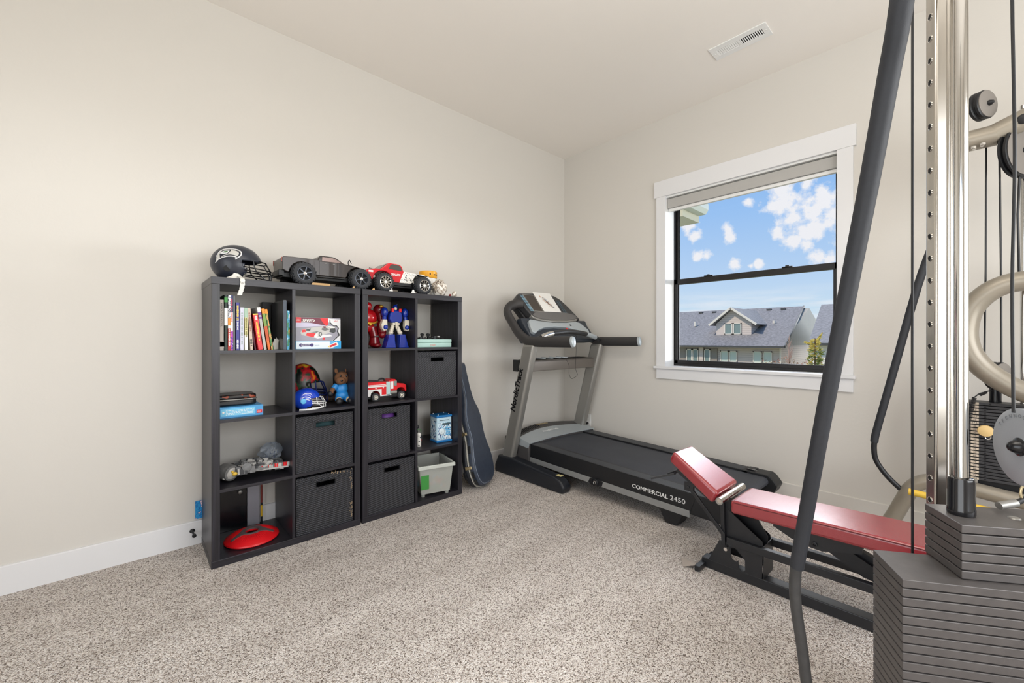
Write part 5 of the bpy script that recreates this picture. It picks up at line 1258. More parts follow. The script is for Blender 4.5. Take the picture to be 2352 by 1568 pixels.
# ------------------------------------------------------------------ treadmill
t = thing('treadmill', 'black and silver treadmill standing under the window in the corner', 'treadmill', (2.9, 1.8, 0), world=True)
TR = t
dz = lambda y: .225+(y-.92)*.032
xl, xr = 2.50, 3.345
def slabY(x0, x1, y0, y1, top0, bot0, m, nm, par=None, bev=.002, sm=0):
    """bar along y following the deck's slope; top0/bot0 measured down from the deck's top"""
    vs = []
    for y_ in (y0, y1): vs += [(x0,y_,dz(y_)-bot0),(x1,y_,dz(y_)-bot0),(x1,y_,dz(y_)-top0),(x0,y_,dz(y_)-top0)]
    return MB().add(vs, [(0,1,2,3),(7,6,5,4),(0,4,5,1),(1,5,6,2),(2,6,7,3),(3,7,4,0)]).done(nm, m, par or t, bevel=bev, smooth=sm)
for xa, xb_, nm in ((xl, 2.615, 'foot_rail'), (3.225, xr, 'foot_rail')):
    o = slabY(xa, xb_, 1.06, 2.54, 0, .018, M['black'], nm)
    b = MB(); n = 9; w_ = (xb_-xa-.03)/n
    for k in range(n):
        x_ = xa+.012+k*w_
        b.add([(x_,1.08,dz(1.08)+.0006),(x_+w_*.6,1.08,dz(1.08)+.0006),(x_+w_*.6,2.52,dz(2.52)+.0006),(x_,2.52,dz(2.52)+.0006)], [(0,1,2,3)])
    b.done('grip_ribs', 'ribs', o, smooth=0)
slabY(xl-.001, xl+.035, .93, 2.56, .006, .108, M['black'], 'side_cover')
slabY(xr-.035, xr+.001, .93, 2.56, .006, .108, M['black'], 'side_cover')
slabY(xl-.004, xl+.03, 1.14, 2.555, .108, .150, M['rail'], 'frame_rail', bev=.003)
slabY(xr-.03, xr+.004, 1.14, 2.555, .108, .150, M['rail'], 'frame_rail', bev=.003)
slabY(xl+.03, xr-.03, 1.0, 2.56, .03, .10, M['black'], 'underframe', bev=0)
# belt: flat run, wrapping over the rear roller
rs = []; y_r = .955; rr = .030
path = [(2.60, dz(2.60)-.012), (1.9, dz(1.9)-.012), (1.3, dz(1.3)-.012), (y_r, dz(y_r)-.012)]+[(y_r-rr*math.sin(R(a_)), dz(y_r)-.012-rr+rr*math.cos(R(a_))) for a_ in range(20, 181, 20)]+[(1.3, dz(1.3)-.074), (2.6, dz(2.6)-.074)]
b = MB()
for i in range(len(path)-1):
    (ya_, za_), (yb_, zb_) = path[i], path[i+1]
    b.add([(2.617,ya_,za_),(3.223,ya_,za_),(3.223,yb_,zb_),(2.617,yb_,zb_)], [(0,1,2,3)])
b.done('belt', 'belt', t, smooth=60, fix=False)
for xa, xb_ in ((xl-.006, 2.615), (3.225, xr+.006)):
    z_ = dz(.95)
    MB().prism([(1.10,z_+.006),(.93,z_+.004),(.905,z_-.015),(.872,z_-.060),(.895,z_-.112),(.93,z_-.128),(1.14,z_-.120)], (xa,0,0), (0,1,0), (0,0,1), (xb_-xa,0,0)).done('end_cap', 'black', t, bevel=.005, smooth=0)
MB().box(3.255, 1.02, dz(1.05)+.0055, 3.335, 1.075, dz(1.05)+.0085).text('WARNING', .012, (3.262,1.066,dz(1.05)+.0088), (0,-1,0), (1,0,0), 1, .0003).done('caution_label', ['black', 'white'], t, smooth=0)
for xa in (xl+.005, xr-.115):
    MB().prism([(1.352,.105),(1.300,.002),(1.222,.002),(1.172,.105)], (xa,0,0), (0,1,0), (0,0,1), (.11,0,0)).done('rear_foot', 'black', t, bevel=.006, smooth=0)
b = MB().lathe([(.026,0),(.026,.016),(.016,.020),(.014,.014)], (xl-.004,1.825,.128), (-1,0,0), 20, 0).prism([(-.06,.012),(-.03,.024),(.05,.018),(.065,-.012),(.02,-.03),(-.05,-.02)], (xl-.012,1.825,.128), (0,1,0), (0,0,1), (.012,0,0), 0)
b.lathe([(.013,.016),(.011,.021),(.009,.021),(.009,.014)], (xl-.004,1.825,.128), (-1,0,0), 18, 1, caps=False); b.done('latch_knob', ['black', 'chrome'], t, bevel=.002, smooth=40)
MB().lathe([(.008,0),(.008,.004)], (xl-.004,2.535,.148), (-1,0,0), 14).done('bolt', 'black', t)
b = MB(); b.text('COMMERCIAL', .036, (xl-.0022,1.532,.166), (0,-1,-.032), (0,-.03,1), 0, .0004, width=1.12, bold=.0007).text('2450', .042, (xl-.0022,1.266,.158), (0,-1,-.032), (0,-.03,1), 0, .0004, width=1.2); b.done('lettering', 'white', t, smooth=0)
# motor hood, arched across the deck
b = MB(); bs_ = MB(); n = 14; X0, X1 = 2.478, 3.372; top = []; 
def hoodsec(u):
    k = math.sin(PI*u); x_ = X0+(X1-X0)*u; e = .0
    return x_, [(2.50+.035*k,.135),(2.495+.035*k,.286),(2.62+.105*k,.312+.012*k),(2.715+.09*k,.330+.022*k),(2.80+.07*k,.300),(2.82+.07*k,.06)]
rs = []
for i in range(n+1):
    x_, pr = hoodsec(i/n); rs.append([V((x_, a_, c_)) for a_, c_ in pr])
b.rings(rs).done('motor_hood', mat('hood_grey', (70,68,68), .5), t, bevel=.006, smooth=30)
vs = []; fs = []
rs = []
for i in range(n+1):
    x_, pr = hoodsec(i/n); a0, a1 = V((x_, *pr[1])), V((x_, *pr[2])); dn = V((0,-.2,1)).normalized()*.003
    rs.append([a0-V((0,.006,.004)), a0-V((0,.006,0))+dn, a1+dn, a1-V((0,0,.001))])
bs_.rings(rs)
for s_, xq in ((-1, X0),(1, X1)):   # silver cheek wrapping down each side
    bs_.add([(xq+s_*.002,2.493,.288),(xq+s_*.002,2.62,.316),(xq+s_*.002,2.655,.258),(xq+s_*.002,2.502,.244),(xq-s_*.004,2.493,.288),(xq-s_*.004,2.62,.316),(xq-s_*.004,2.655,.258),(xq-s_*.004,2.502,.244)], [(0,1,2,3),(7,6,5,4),(0,4,5,1),(1,5,6,2),(2,6,7,3),(3,7,4,0)])
o = bs_.done('hood_band', 'silverl', t, smooth=30)
MB().text('NordicTrack', .036, (2.775,2.605,.3235), (1,.02,0), (0,1,.17), 0, .0005, width=1.1, bold=.0004).done('lettering', 'white', o, smooth=0)
b = MB()
for k in range(15):
    u = .10+.024*k; x_, pr = hoodsec(u); p_ = V((x_, pr[2][0]+.022, pr[2][1]+.006)); q_ = V((x_+.01, pr[3][0]-.018, pr[3][1]+.001)); b.beam(p_, q_, .006, .004)
b.done('vent_slot', 'dark', t, smooth=0)
b = MB()
for dx in (-.05, .0, .055): b.tube([(2.93+dx+.022*math.cos(a_*.5), 2.775+.016*math.sin(a_*.5), .350) for a_ in range(13)], .0022, 6)
b.tube([(2.895,2.775,.351),(2.925,2.79,.351),(2.955,2.765,.351),(2.985,2.78,.351)], .0022, 6); b.done('hood_emblem', 'gold', t)
# uprights, feet, cross bar
for xa, xo in ((2.400, 2.470), (3.318, 3.388)):
    o = MB().prism([(2.366,1.12),(2.497,1.12),(2.765,.12),(2.638,.12)], (xa,0,0), (0,1,0), (0,0,1), (xo-xa,0,0)).done('upright', 'silver', t, bevel=.022, smooth=50, seg=4)
    if xa < 3:
        a0 = V((xa-.0012,2.592,.545)); up_ = V((0,-.270,.963)).normalized()
        MB().text('NordicTrack', .078, a0, up_, V((0,.963,.270)), 0, .0005, shear=.12, bold=.0022, width=.93).done('lettering', 'blackg', o, smooth=0)
for xa, xo in ((2.384, 2.478), (3.318, 3.412)):
    MB().prism([(2.835,.002),(2.832,.06),(2.79,.152),(2.63,.156),(2.14,.112),(2.07,.092),(2.035,.05),(2.05,.002)], (xa,0,0), (0,1,0), (0,0,1), (xo-xa,0,0)).done('base_foot', mat('foot_navyblack', (26,29,36), .42, bump=.15, bscale=300), t, bevel=.014, smooth=40, seg=3)
MB().box(2.40,2.70,.03,3.40,2.80,.10).done('base_crossbar', 'black', t, bevel=.004, smooth=0)
MB().box(2.430,2.105,.1115,2.465,2.160,.1135).done('caution_label', mat('label_yellow', (222,210,150), .6), t, smooth=0)
b = MB(); b.prism([(2.455,.892),(2.452,.975),(2.475,.985),(2.575,.992),(2.62,.985),(2.65,.89)], (2.463,0,0), (0,1,0), (0,0,1), (.862,0,0)); b.done('accessory_tray', mat('tray_grey', (112,106,100), .35, .4), t, bevel=.006, smooth=0)
b = MB(); b.add([(2.53,2.48,.9895),(3.26,2.48,.9895),(3.24,2.57,.9945),(2.56,2.57,.9945)], [(0,1,2,3)]); b.done('tray_recess', 'dark', t, smooth=0, fix=False)
for x_ in (2.66, 2.76, 2.86, 2.96): MB().beam((x_,2.478,.996), (x_-.05,2.572,1.001), .030, .006).done('tray_divider', 'silverl', t, smooth=0)
for xa in (2.445, 3.315): MB().box(xa,2.56,.885,xa+.02,2.66,.985).done('tray_bracket', 'black', t, bevel=.004, smooth=0)
# side arms with handles
for s_, xc in ((-1, 2.425), (1, 3.352)):
    p_ = spline([(xc,1.985,1.142),(xc,2.20,1.141),(xc,2.36,1.142),(xc,2.46,1.152),(xc,2.565,1.215),(xc,2.645,1.305),(xc,2.70,1.375),(xc-s_*.006,2.712,1.420),(xc-s_*.022,2.690,1.452),(xc-s_*.050,2.640,1.466),(xc-s_*.085,2.60,1.460)], 5)
    if s_ > 0: p_ = spline([(xc,1.985,1.142),(xc,2.20,1.141),(xc,2.36,1.142),(xc,2.45,1.150),(xc,2.55,1.195),(xc-.006,2.62,1.262),(xc-.04,2.655,1.320),(xc-.10,2.67,1.375),(xc-.17,2.675,1.425),(xc-.23,2.675,1.455)], 5)
    MB().tube(p_, [.026]*(len(p_)-8)+[.025,.024,.023,.022,.021,.020,.019,.018], 20, up=(1,0,0), flat=1.62).done('arm', mat('arm_grip', (52,50,50), .5, bump=.2, bscale=500), t)
    MB().tube([(xc,1.989,1.1415),(xc,1.972,1.1435),(xc,1.966,1.144)], [.0275,.024,.012], 20, up=(1,0,0), flat=1.6).done('arm_cap', 'silverl', t)
# console
b = MB(); b.prism([(2.455,1.135),(2.440,1.160),(2.455,1.195),(2.535,1.295),(2.56,1.345),(2.62,1.335),(2.64,1.22),(2.58,1.125)], (2.452,0,0), (0,1,0), (0,0,1), (.874,0,0)); b.done('console_base', mat('console_slate', (44,50,58), .4), t, bevel=.012, smooth=40, seg=3)
vv = V((0,.62,.785)); nn = V((0,-.785,.62)); o1 = V((0,2.57,1.40))
PO = lambda a_, c_, l_=0: V((a_, 0, 0))+o1+vv*c_+nn*l_
def plate(poly, l0, l1, nm, m, bev=0, par=None, org=None):
    og = org or o1
    return MB().prism(poly, V((0,og[1],og[2]))+nn*l0, (1,0,0), vv, nn*(l1-l0)).done(nm, m, par or t, bevel=bev, smooth=40 if bev else 0, seg=3)
pan = [(2.575,-.06),(2.500,.150),(2.520,.195),(2.56,.222),(2.75,.240),(2.96,.246),(3.04,.232),(3.10,.19),(3.15,.10),(3.19,0),(3.21,-.06)]
cons = plate(pan, -.065, 0, 'console_panel', mat('console_black', (46,46,48), .42), .012)
plate([(2.555,-.1),(2.50,.17),(2.53,.19),(3.08,.19),(3.16,.08),(3.20,-.1)], -.12, -.06, 'console_back', 'black', .01)
plate([(2.613,.006),(2.590,.210),(2.745,.214),(2.745,.006)], .0003, .002, 'display_bezel', 'silver', 0, cons)
plate([(2.625,.016),(2.604,.200),(2.735,.204),(2.735,.016)], .002, .0028, 'display', mat('screen_dark', (62,54,48), .2), 0, cons)
for k in range(11):
    c_ = .010+.0178*k; x_ = 2.588-.022*k/10
    for dx in (0, .022): plate([(x_+dx-.010,c_),(x_+dx+.008,c_),(x_+dx+.008,c_+.011),(x_+dx-.010,c_+.011)], .0003, .0025, 'button', mat('key_blue', (126,160,178), .4) if 'key_blue' not in bpy.data.materials else bpy.data.materials['key_blue'], 0, cons)
for k in range(9):
    c_ = .012+.018*k; x_ = 3.035-.0015*k
    for dx in (0, .026): plate([(x_+dx-.010,c_),(x_+dx+.009,c_),(x_+dx+.009,c_+.011),(x_+dx-.010,c_+.011)], .0003, .0025, 'button', mat('key_dark', (70,88,98), .4) if 'key_dark' not in bpy.data.materials else bpy.data.materials['key_dark'], 0, cons)
og = (0, 2.43, 1.20)
sil = [(2.470,.030),(2.500,.150),(2.530,.168),(2.62,.155),(2.80,.140),(3.00,.148),(3.13,.166),(3.19,.150),(3.255,.065),(3.245,.035),(3.20,.022),(3.10,.055),(2.95,.088),(2.80,.095),(2.65,.080),(2.56,.050),(2.50,.015)]
plate(sil, -.045, .004, 'console_fascia', M['silverl'], .006, None, og)
spk = [(2.555,.205),(2.60,.250),(2.75,.278),(2.90,.283),(3.05,.275),(3.17,.250),(3.20,.205),(3.15,.168),(3.00,.148),(2.80,.142),(2.65,.152),(2.575,.178)]
sp_ = plate(spk, -.04, .012, 'speaker_frame', M['silver'], .006, None, og)
spk2 = [(2.575,.208),(2.62,.238),(2.75,.260),(2.90,.265),(3.05,.257),(3.155,.238),(3.18,.208),(3.13,.182),(3.00,.166),(2.80,.160),(2.66,.168),(2.60,.185)]
grm = stripes('speaker_mesh', (120,118,116), (62,60,60), 160, 'X', .5, .4)
plate(spk2, .012, .016, 'speaker_grille', grm, 0, sp_, og)
p_ = V((2.93,2.43,1.20))+vv*.060+nn*.006
MB().lathe([(.013,0),(.013,.006),(.008,.010)], p_, nn, 18).done('safety_key', 'redb', t)
plate([(3.012,.105),(3.030,.105),(3.030,.120),(3.012,.120)], .004, .006, 'headphone_jack', 'dark', 0, None, og)
b = MB(); pth = spline([(2.475,2.385,1.165),(2.56,2.378,1.195),(2.67,2.37,1.215),(2.86,2.365,1.228),(3.05,2.37,1.215),(3.20,2.378,1.190),(3.31,2.385,1.160)], 8)
b.tube(pth, .021, 14); b.done('crossbar_grip', 'blackm', t)
MB().tube(pth[3:15], .0218, 14).done('pulse_pad', 'chrome', t); MB().tube(pth[34:44], .0218, 14).done('pulse_pad', 'silverl', t)
b = MB(); b.tube(spline([(2.93,2.44,1.235),(2.935,2.36,1.19),(2.935,2.36,1.10),(2.937,2.365,1.0),(2.94,2.37,.90),(2.965,2.37,.845),(2.93,2.37,.825),(2.88,2.37,.815),(2.85,2.37,.86),(2.86,2.38,.93),(2.88,2.44,.998)], 8), .0014, 6); b.done('safety_cord', 'dark', t)
# paper lying on the console
t2 = thing('drawing', 'sheet of white paper with an orange and black animal sketch on the treadmill console', 'paper', tuple(PO(2.86,.12,.004)), world=True)
MB().prism([(2.748,.010),(2.985,.014),(2.985,.252),(2.745,.248)], o1+nn*.0035, (1,0,0), vv, nn*.001).done('sheet', 'paper', t2, smooth=0)
rnd = random.Random(14); b = MB()
for i in range(150):
    u = rnd.gauss(0, .28); w_ = rnd.gauss(0, .22); cx_ = 2.868+.16*u*.45+.02*w_; cy_ = .125-.20*u*.5+.05*w_
    L_2 = rnd.uniform(.006,.022); a_ = -1.0+rnd.gauss(0,.5); k_ = rnd.choice((0,0,1,1,2,3))
    d0 = (cx_-L_2*math.cos(a_)/2, cy_-L_2*math.sin(a_)/2); d1 = (cx_+L_2*math.cos(a_)/2, cy_+L_2*math.sin(a_)/2); hw = rnd.uniform(.0008,.003)
    nx_, ny_ = -math.sin(a_)*hw, math.cos(a_)*hw
    b.prism([(d0[0]-nx_,d0[1]-ny_),(d1[0],d1[1]),(d0[0]+nx_,d0[1]+ny_)], o1+nn*(.0046+.00002*i), (1,0,0), vv, nn*.0002, k_)
b.done('sketch', [M['dark'], mat('ink_orange', (206,140,80), .7), mat('ink_blue', (90,130,170), .7), mat('ink_brown', (130,96,70), .7)], t2, smooth=0)
# ------------------------------------------------------------------ weight bench
t = thing('weight_bench', 'black adjustable bench with dark red pads, low and flat, head end raised', 'weight bench', (2.2, .45, 0), world=True)
def pad(poly, x0, x1, nm):
    b = MB().prism(poly, (x0,0,0), (0,1,0), (0,0,1), (x1-x0,0,0)); return b.done(nm, 'leather', t, bevel=.014, smooth=50, seg=4)
pad([(.752,.348),(.752,.409),(.10,.424),(-.30,.432),(-.30,.370),(.10,.362)], 2.070, 2.335, 'seat_pad')
hp = [(.8369,.3666),(.8075,.4259),(1.045,.575),(1.068,.520)]
b = MB(); cx = 2.2025
vs = []
for (y_, z_), w_ in zip(hp, (.132,.132,.108,.108)): vs += [(cx-w_, y_, z_), (cx+w_, y_, z_)]
b.add(vs, [(0,2,4,6),(1,7,5,3),(0,1,3,2),(2,3,5,4),(4,5,7,6),(6,7,1,0)]); b.done('head_pad', 'leather', t, bevel=.016, smooth=50, seg=4)
b = MB(); zt = .409
for zq, k in ((.4075, 0),):
    b.tube([(2.071,.740,.402),(2.071,.10,.4165),(2.071,-.29,.425)], .0022, 6).tube([(2.084,.7515,.402),(2.32,.7515,.402)], .0022, 6).tube([(2.334,.740,.402),(2.334,.10,.4165),(2.334,-.29,.425)], .0022, 6)
b.done('pad_piping', mat('piping_wine', (96,18,26), .45), t)
b = MB(); b.cyl((2.045,.792,.400), (2.345,.792,.400), .0165, n=20)
for x_ in (2.11,2.17,2.23,2.29): b.cyl((x_,.792,.400),(x_+.003,.792,.400),.0172,n=20)
b.done('hinge_tube', 'chromes', t)
MB().lathe([(.0166,0),(.0166,.0015),(.011,.0015),(.010,-.01)], (2.045,.792,.400), (-1,0,0), 20, caps=False).lathe([(.0105,0),(.002,0)], (2.046,.792,.400), (-1,0,0), 16, caps=False).done('hinge_end', 'silver', t)
MB().prism([(.8334,.385),(.8130,.385),(.806,.15),(.824,.152)], (2.152,0,0), (0,1,0), (0,0,1), (.026,0,0)).prism([(.8334,.385),(.8130,.385),(.806,.15),(.824,.152)], (2.275,0,0), (0,1,0), (0,0,1), (.026,0,0)).done('post', 'blackm', t, bevel=.002, smooth=0)
MB().box(2.178,.790,.16,2.275,.812,.385).done('back_plate', 'blackm', t, smooth=0)
MB().beam((2.115,.972,.412), (2.150,.812,.205), .018, .012, (1,0,0)).done('strut', 'blackm', t, bevel=.002, smooth=0)
MB().beam((2.29,.972,.412), (2.285,.812,.205), .018, .012, (1,0,0)).done('strut', 'blackm', t, bevel=.002, smooth=0)
MB().box(2.11,.945,.385,2.128,.990,.430).lathe([(.009,0),(.009,.005),(.004,.006)], (2.110,.972,.405), (-1,0,0), 14).beam((2.12,.86,.375),(2.12,1.03,.480),.02,.022,(1,0,0)).beam((2.28,.86,.375),(2.28,1.03,.480),.02,.022,(1,0,0)).done('head_pad_bracket', 'blackm', t, bevel=.001, smooth=0)
MB().beam((2.15,1.060,.444), (2.15,1.195,.386), .010, .016, (1,0,0)).beam((2.15,1.10,.432),(2.22,1.05,.455),.010,.016).done('adjust_handle', 'dgrey', t, smooth=0)
# base plates with the stepped slot
def slotplate(x0):
    outer = [(.8373,.165),(.8899,.048),(.6480,.048),(.6446,.165)]
    m_ = MB()
    # plate built as strips round the opening
    S = [[(.8373,.165),(.8899,.048),(.700,.048),(.735,.0500),(.748,.060),(.7498,.096),(.760,.086),(.776,.090),(.7835,.104),(.7835,.140),(.775,.150),(.775,.165)],
         [(.775,.165),(.775,.150),(.760,.148),(.735,.124),(.7205,.108),(.7195,.062),(.728,.051),(.700,.048),(.6480,.048),(.6446,.165)]]
    for s_ in S: m_.prism(s_, (x0,0,0), (0,1,0), (0,0,1), (.004,0,0))
    return m_
slotplate(2.163).done('slot_plate', 'blackm', t, smooth=0); slotplate(2.300).done('slot_plate', 'blackm', t, smooth=0)
MB().box(2.167,.641,.048,2.300,.6435,.20).done('cross_plate', 'blackm', t, smooth=0)
for x_ in (2.176, 2.288): MB().prism([(.8272,.330),(.8134,.332),(.650,.215),(.6475,.195),(.80,.190),(.82,.20)], (x_,0,0), (0,1,0), (0,0,1), (.005,0,0)).done('gusset', 'blackm', t, smooth=0)
MB().prism([(.6431,.15),(.6431,.2247),(.6893,.300),(.760,.352),(.7906,.352),(.7906,.2)], (2.232,0,0), (0,1,0), (0,0,1), (.006,0,0)).done('inner_plate', 'black', t, smooth=0)
for x_ in (2.152, 2.292): MB().box(x_,-.25,.160,x_+.030,.800,.1945).done('frame_bar', 'blackm', t, bevel=.002, smooth=0)
MB().cyl((2.125,.795,.146), (2.32,.795,.146), .0085, n=16).done('lock_pin', 'chrome', t)
# floor rail with its folded front foot
MB().box(2.166,-.25,.003,2.226,.925,.048).done('floor_rail', 'blackm', t, bevel=.003, smooth=0)
MB().box(2.04,-.26,.002,2.35,-.20,.05).done('rear_foot', 'blackm', t, bevel=.003, smooth=0)
MB().box(2.09,.905,.004,2.30,.930,.030).done('front_foot', 'blackm', t, bevel=.003, smooth=0)
MB().add([(2.105,.930,.028),(2.19,.975,.004),(2.165,1.035,.004),(2.085,.985,.004),(2.105,.930,.022),(2.19,.975,.001),(2.165,1.035,.001),(2.085,.985,.001)], [(0,1,2,3),(7,6,5,4),(0,4,5,1),(1,5,6,2),(2,6,7,3),(3,7,4,0)]).done('transport_wheel', mat('foot_taupe', (170,160,150), .5), t, bevel=.001, smooth=0)
# pad support brackets and the scissor arms
for x_ in (2.146, 2.290):
    MB().prism([(.597,.332),(.597,.318),(.527,.286),(.4575,.272),(.416,.270),(.3441,.292),(.2863,.306),(.2847,.335)], (x_,0,0), (0,1,0), (0,0,1), (.006,0,0)).prism([(.60,.350),(.60,.330),(.280,.332),(.280,.352)], (x_-.006,0,0), (0,1,0), (0,0,1), (.024,0,0)).done('pad_bracket', 'blackm', t, smooth=0)
MB().lathe([(.010,0),(.010,.006),(.005,.007),(.004,.003)], (2.146,.4415,.292), (-1,0,0), 18).done('bolt', 'black', t)
for x_ in (2.186, 2.262): MB().prism([(.412,.285),(.405,.262),(.2883,.200),(.10,.170),(.10,.20),(.2584,.252),(.33,.288)], (x_,0,0), (0,1,0), (0,0,1), (.006,0,0)).done('link_arm', 'black', t, smooth=0)
MB().beam((2.23,.34,.292), (2.23,.12,.205), .03, .03).done('link_bar', 'blackm', t, smooth=0)

# ------------------------------------------------------------------ near weight machine: stack, chrome column, guide tube, padded arm
t = thing('weight_machine', 'grey iron weight stack with chrome column, guide tube and black padded arm', 'gym machine', (1.55, 0, 0), world=True)
A = V((1.3635,.1071,0)); B_ = V((1.4991,.1771,0)); e2 = V((.57,-.82,0)).normalized(); Ln = .40
a = V((1.4652,.0116,0)); b_u = V((1.5864,.0806,0)); e2u = V((.60,-.80,0)).normalized()
def wplate(p, q, e, L, z0, h, ch=.0):
    b_ = MB(); P_ = [p, q, q+e*L, p+e*L]
    vs = [v_+V((0,0,z0)) for v_ in P_]+[v_+V((0,0,z0+h)) for v_ in P_]
    return b_.add(vs, [(0,1,2,3),(7,6,5,4),(0,4,5,1),(1,5,6,2),(2,6,7,3),(3,7,4,0)])
z = .587; pitch = .0219; h = .0192
k = 0
while z-h-pitch*k > .075:
    wplate(A, B_, e2, Ln, z-h-pitch*k, h).done('weight_plate', 'plate', t, bevel=.0016, smooth=0); k += 1
zb_ = z-pitch*k
MB().prism([(0,0),(.146,0),(.146,.36),(0,.36)], A+V((.004,0,.055))+e2*.01, (B_-A).normalized(), e2, (0,0,zb_-.055+.002)).done('stack_base', 'plated', t, smooth=0)
for k in range(6): wplate(a, b_u, e2u, .30, .589+pitch*k-(.0 if k else .0), h).done('weight_plate', 'plate', t, bevel=.0016, smooth=0)
core = (A+B_)/2+e2*.17
MB().prism([(-.055,-.13),(.055,-.13),(.055,.13),(-.055,.13)], core+V((0,0,.06)), (B_-A).normalized(), e2, (0,0,.52)).done('stack_core', 'dark', t, smooth=0)
ztop = .589+pitch*5+h
c0 = V((1.556,.0135,0))
MB().lathe([(.0258,ztop+.001),(.0268,ztop+.004),(.0268,ztop+.016),(.0258,ztop+.019),(.0258,ztop+.086),(.0246,ztop+.092),(.0225,ztop+.093),(.015,ztop+.088)], c0, (0,0,1), 48).done('collar', mat('collar_black', (30,30,33), .18, .3, coat=.6), t)
MB().cyl(c0+V((0,0,ztop+.06)), c0+V((0,0,2.30)), .0136, n=40).done('guide_tube', 'chrome', t)
MB().cyl(c0+V((-.006,.022,ztop+.06)), c0+V((-.006,.022,2.30)), .004, n=16).done('guide_rod', 'chromes', t)
P2 = V((1.777,.068,0)); e1 = V((.888,.46,0)); f2 = V((.57,-.82,0))
hn = V((-.46,.888,0))
poly = [P2, P2+e1*.052, P2+e1*.052+f2*.040, P2+f2*.040]
b = MB(); b.add([v_+V((0,0,.0)) for v_ in poly]+[v_+V((0,0,2.30)) for v_ in poly], [(0,1,2,3),(7,6,5,4),(0,4,5,1),(1,5,6,2),(2,6,7,3),(3,7,4,0)])
col = b.done('column', 'chromes', t, bevel=.007, smooth=40, seg=3)
b = MB(); b2 = MB()
for k in range(34):
    zc = .06+.0668*k+.0105; p_ = P2+e1*.026+hn*.0003+V((0,0,zc))
    b.lathe([(.0082,0),(.0082,.0006)], p_, hn, 20, 0); b2.tube([p_+hn*.0006+e1*(.0088*math.cos(a_*PI/9))+V((0,0,.0088*math.sin(a_*PI/9))) for a_ in range(18)], .0010, 6, closed=True)
o = b.done('hole', 'dark', col, smooth=0); o['kind'] = 'stuff'
o = b2.done('hole_rim', 'chrome', col); o['kind'] = 'stuff'
# second chrome face beside the column
MB().box(1.880,.020,.05,1.900,.044,2.30).done('rear_post', 'chromes', t, bevel=.004, smooth=40)
# base frame and top cross piece
MB().beam((1.30,.30,.03),(1.86,-.02,.03),.07,.055).beam((1.45,.20,.03),(1.80,-.34,.03),.07,.055).done('base_frame', 'beige', t, bevel=.006, smooth=40)
MB().beam((1.50,.06,2.30),(1.90,.02,2.30),.09,.06).done('top_beam', 'beige', t, bevel=.006, smooth=40)
# padded arm
foam = spline([(1.075,.055,2.12),(1.1178,.0885,1.8252),(1.1646,.1134,1.7028),(1.2033,.1458,1.5233),(1.2366,.183,1.3209),(1.2574,.2183,1.1173),(1.2887,.2574,.8945),(1.330,.2972,.6637),(1.3422,.3169,.5400)], 5)
MB().tube(foam, [.0197-.0028*i/(len(foam)-1) for i in range(len(foam))], 24).done('foam_grip', 'foam', t)
MB().tube(spline([(1.341,.3155,.56),(1.3504,.3229,.5032),(1.3513,.3221,.4434),(1.3566,.3172,.3847),(1.3637,.3108,.3248),(1.3734,.3019,.2183),(1.3822,.2938,.1297),(1.388,.288,.03)], 6), .0138, 20).done('arm_tube', 'barm', t)
MB().tube([(1.6000,.1056,2.28),(1.6005,.1056,1.4),(1.5960,.1056,1.1),(1.5995,.1056,.8),(1.600,.1056,.06)], .0031, 10).done('cable', 'black', t)
MB().tube(spline([(1.5574,-.0699,2.28),(1.5574,-.0699,1.97),(1.5600,-.0740,1.6),(1.5574,-.0699,1.3),(1.5590,-.0710,1.1),(1.5600,-.0720,.985)], 5), .0033, 10).done('cable', 'black', t)
# large lettered pulley above the stack
nd = V((-.46,.888,0)).normalized(); pc = V((1.5880,-.0975,.9015))
MB().lathe([(.020,.018),(.050,.016),(.086,.018),(.0920,.015),(.0920,.012),(.086,.009),(.086,.007),(.0920,.004),(.0920,.001),(.086,-.001),(.002,-.001)], pc, nd, 64).done('large_pulley', 'disc', t)
MB().lathe([(.022,.014),(.022,.019),(.017,.021),(.015,.028),(.010,.036),(.002,.040)], pc, nd, 28).done('pulley_axle', 'blackg', t)
u_ = nd.cross(V((0,0,1))).normalized(); u_ = -u_ if u_.dot(V((0,-1,0))) < 0 else u_; w_ = nd.cross(u_); w_ = w_ if w_.z > 0 else -w_
b = MB()
for ch, a_ in zip('TECHNOGYM', range(135, 20, -11)):
    an = R(a_+9); p_ = pc+u_*(.070*math.cos(an))+w_*(.070*math.sin(an))+nd*.0185
    tg = u_*math.sin(an)-w_*math.cos(an); up_ = u_*math.cos(an)+w_*math.sin(an); b.text(ch, .0125, p_-tg*.004, tg, up_, 0, .0004)
b.done('pulley_lettering', mat('engraved', (120,122,126), .5), t, smooth=0)
MB().beam(pc-nd*.03+V((0,0,.02)), pc-nd*.03+V((0,0,-.185)), .022, .010, tuple(nd)).done('pulley_bracket', 'blackm', t, bevel=.002, smooth=0)
for zc, nm in ((.262, 'low_pulley'), (.100, 'low_pulley')):
    MB().lathe([(.010,.012),(.030,.011),(.054,.012),(.058,.008),(.058,-.008),(.054,-.012),(.002,-.012)], (1.742,.168,zc), nd, 40).done(nm, 'disc', t)
MB().beam((1.755,.160,.03), (1.755,.160,.33), .035, .02, (1,0,0)).done('pulley_bracket', 'blackm', t, bevel=.002, smooth=0)
MB().lathe([(.012,0),(.010,.0025),(.004,.004)], (1.6149,-.076,.7178), (0,0,1), 20).done('plate_stud', 'silver', t)
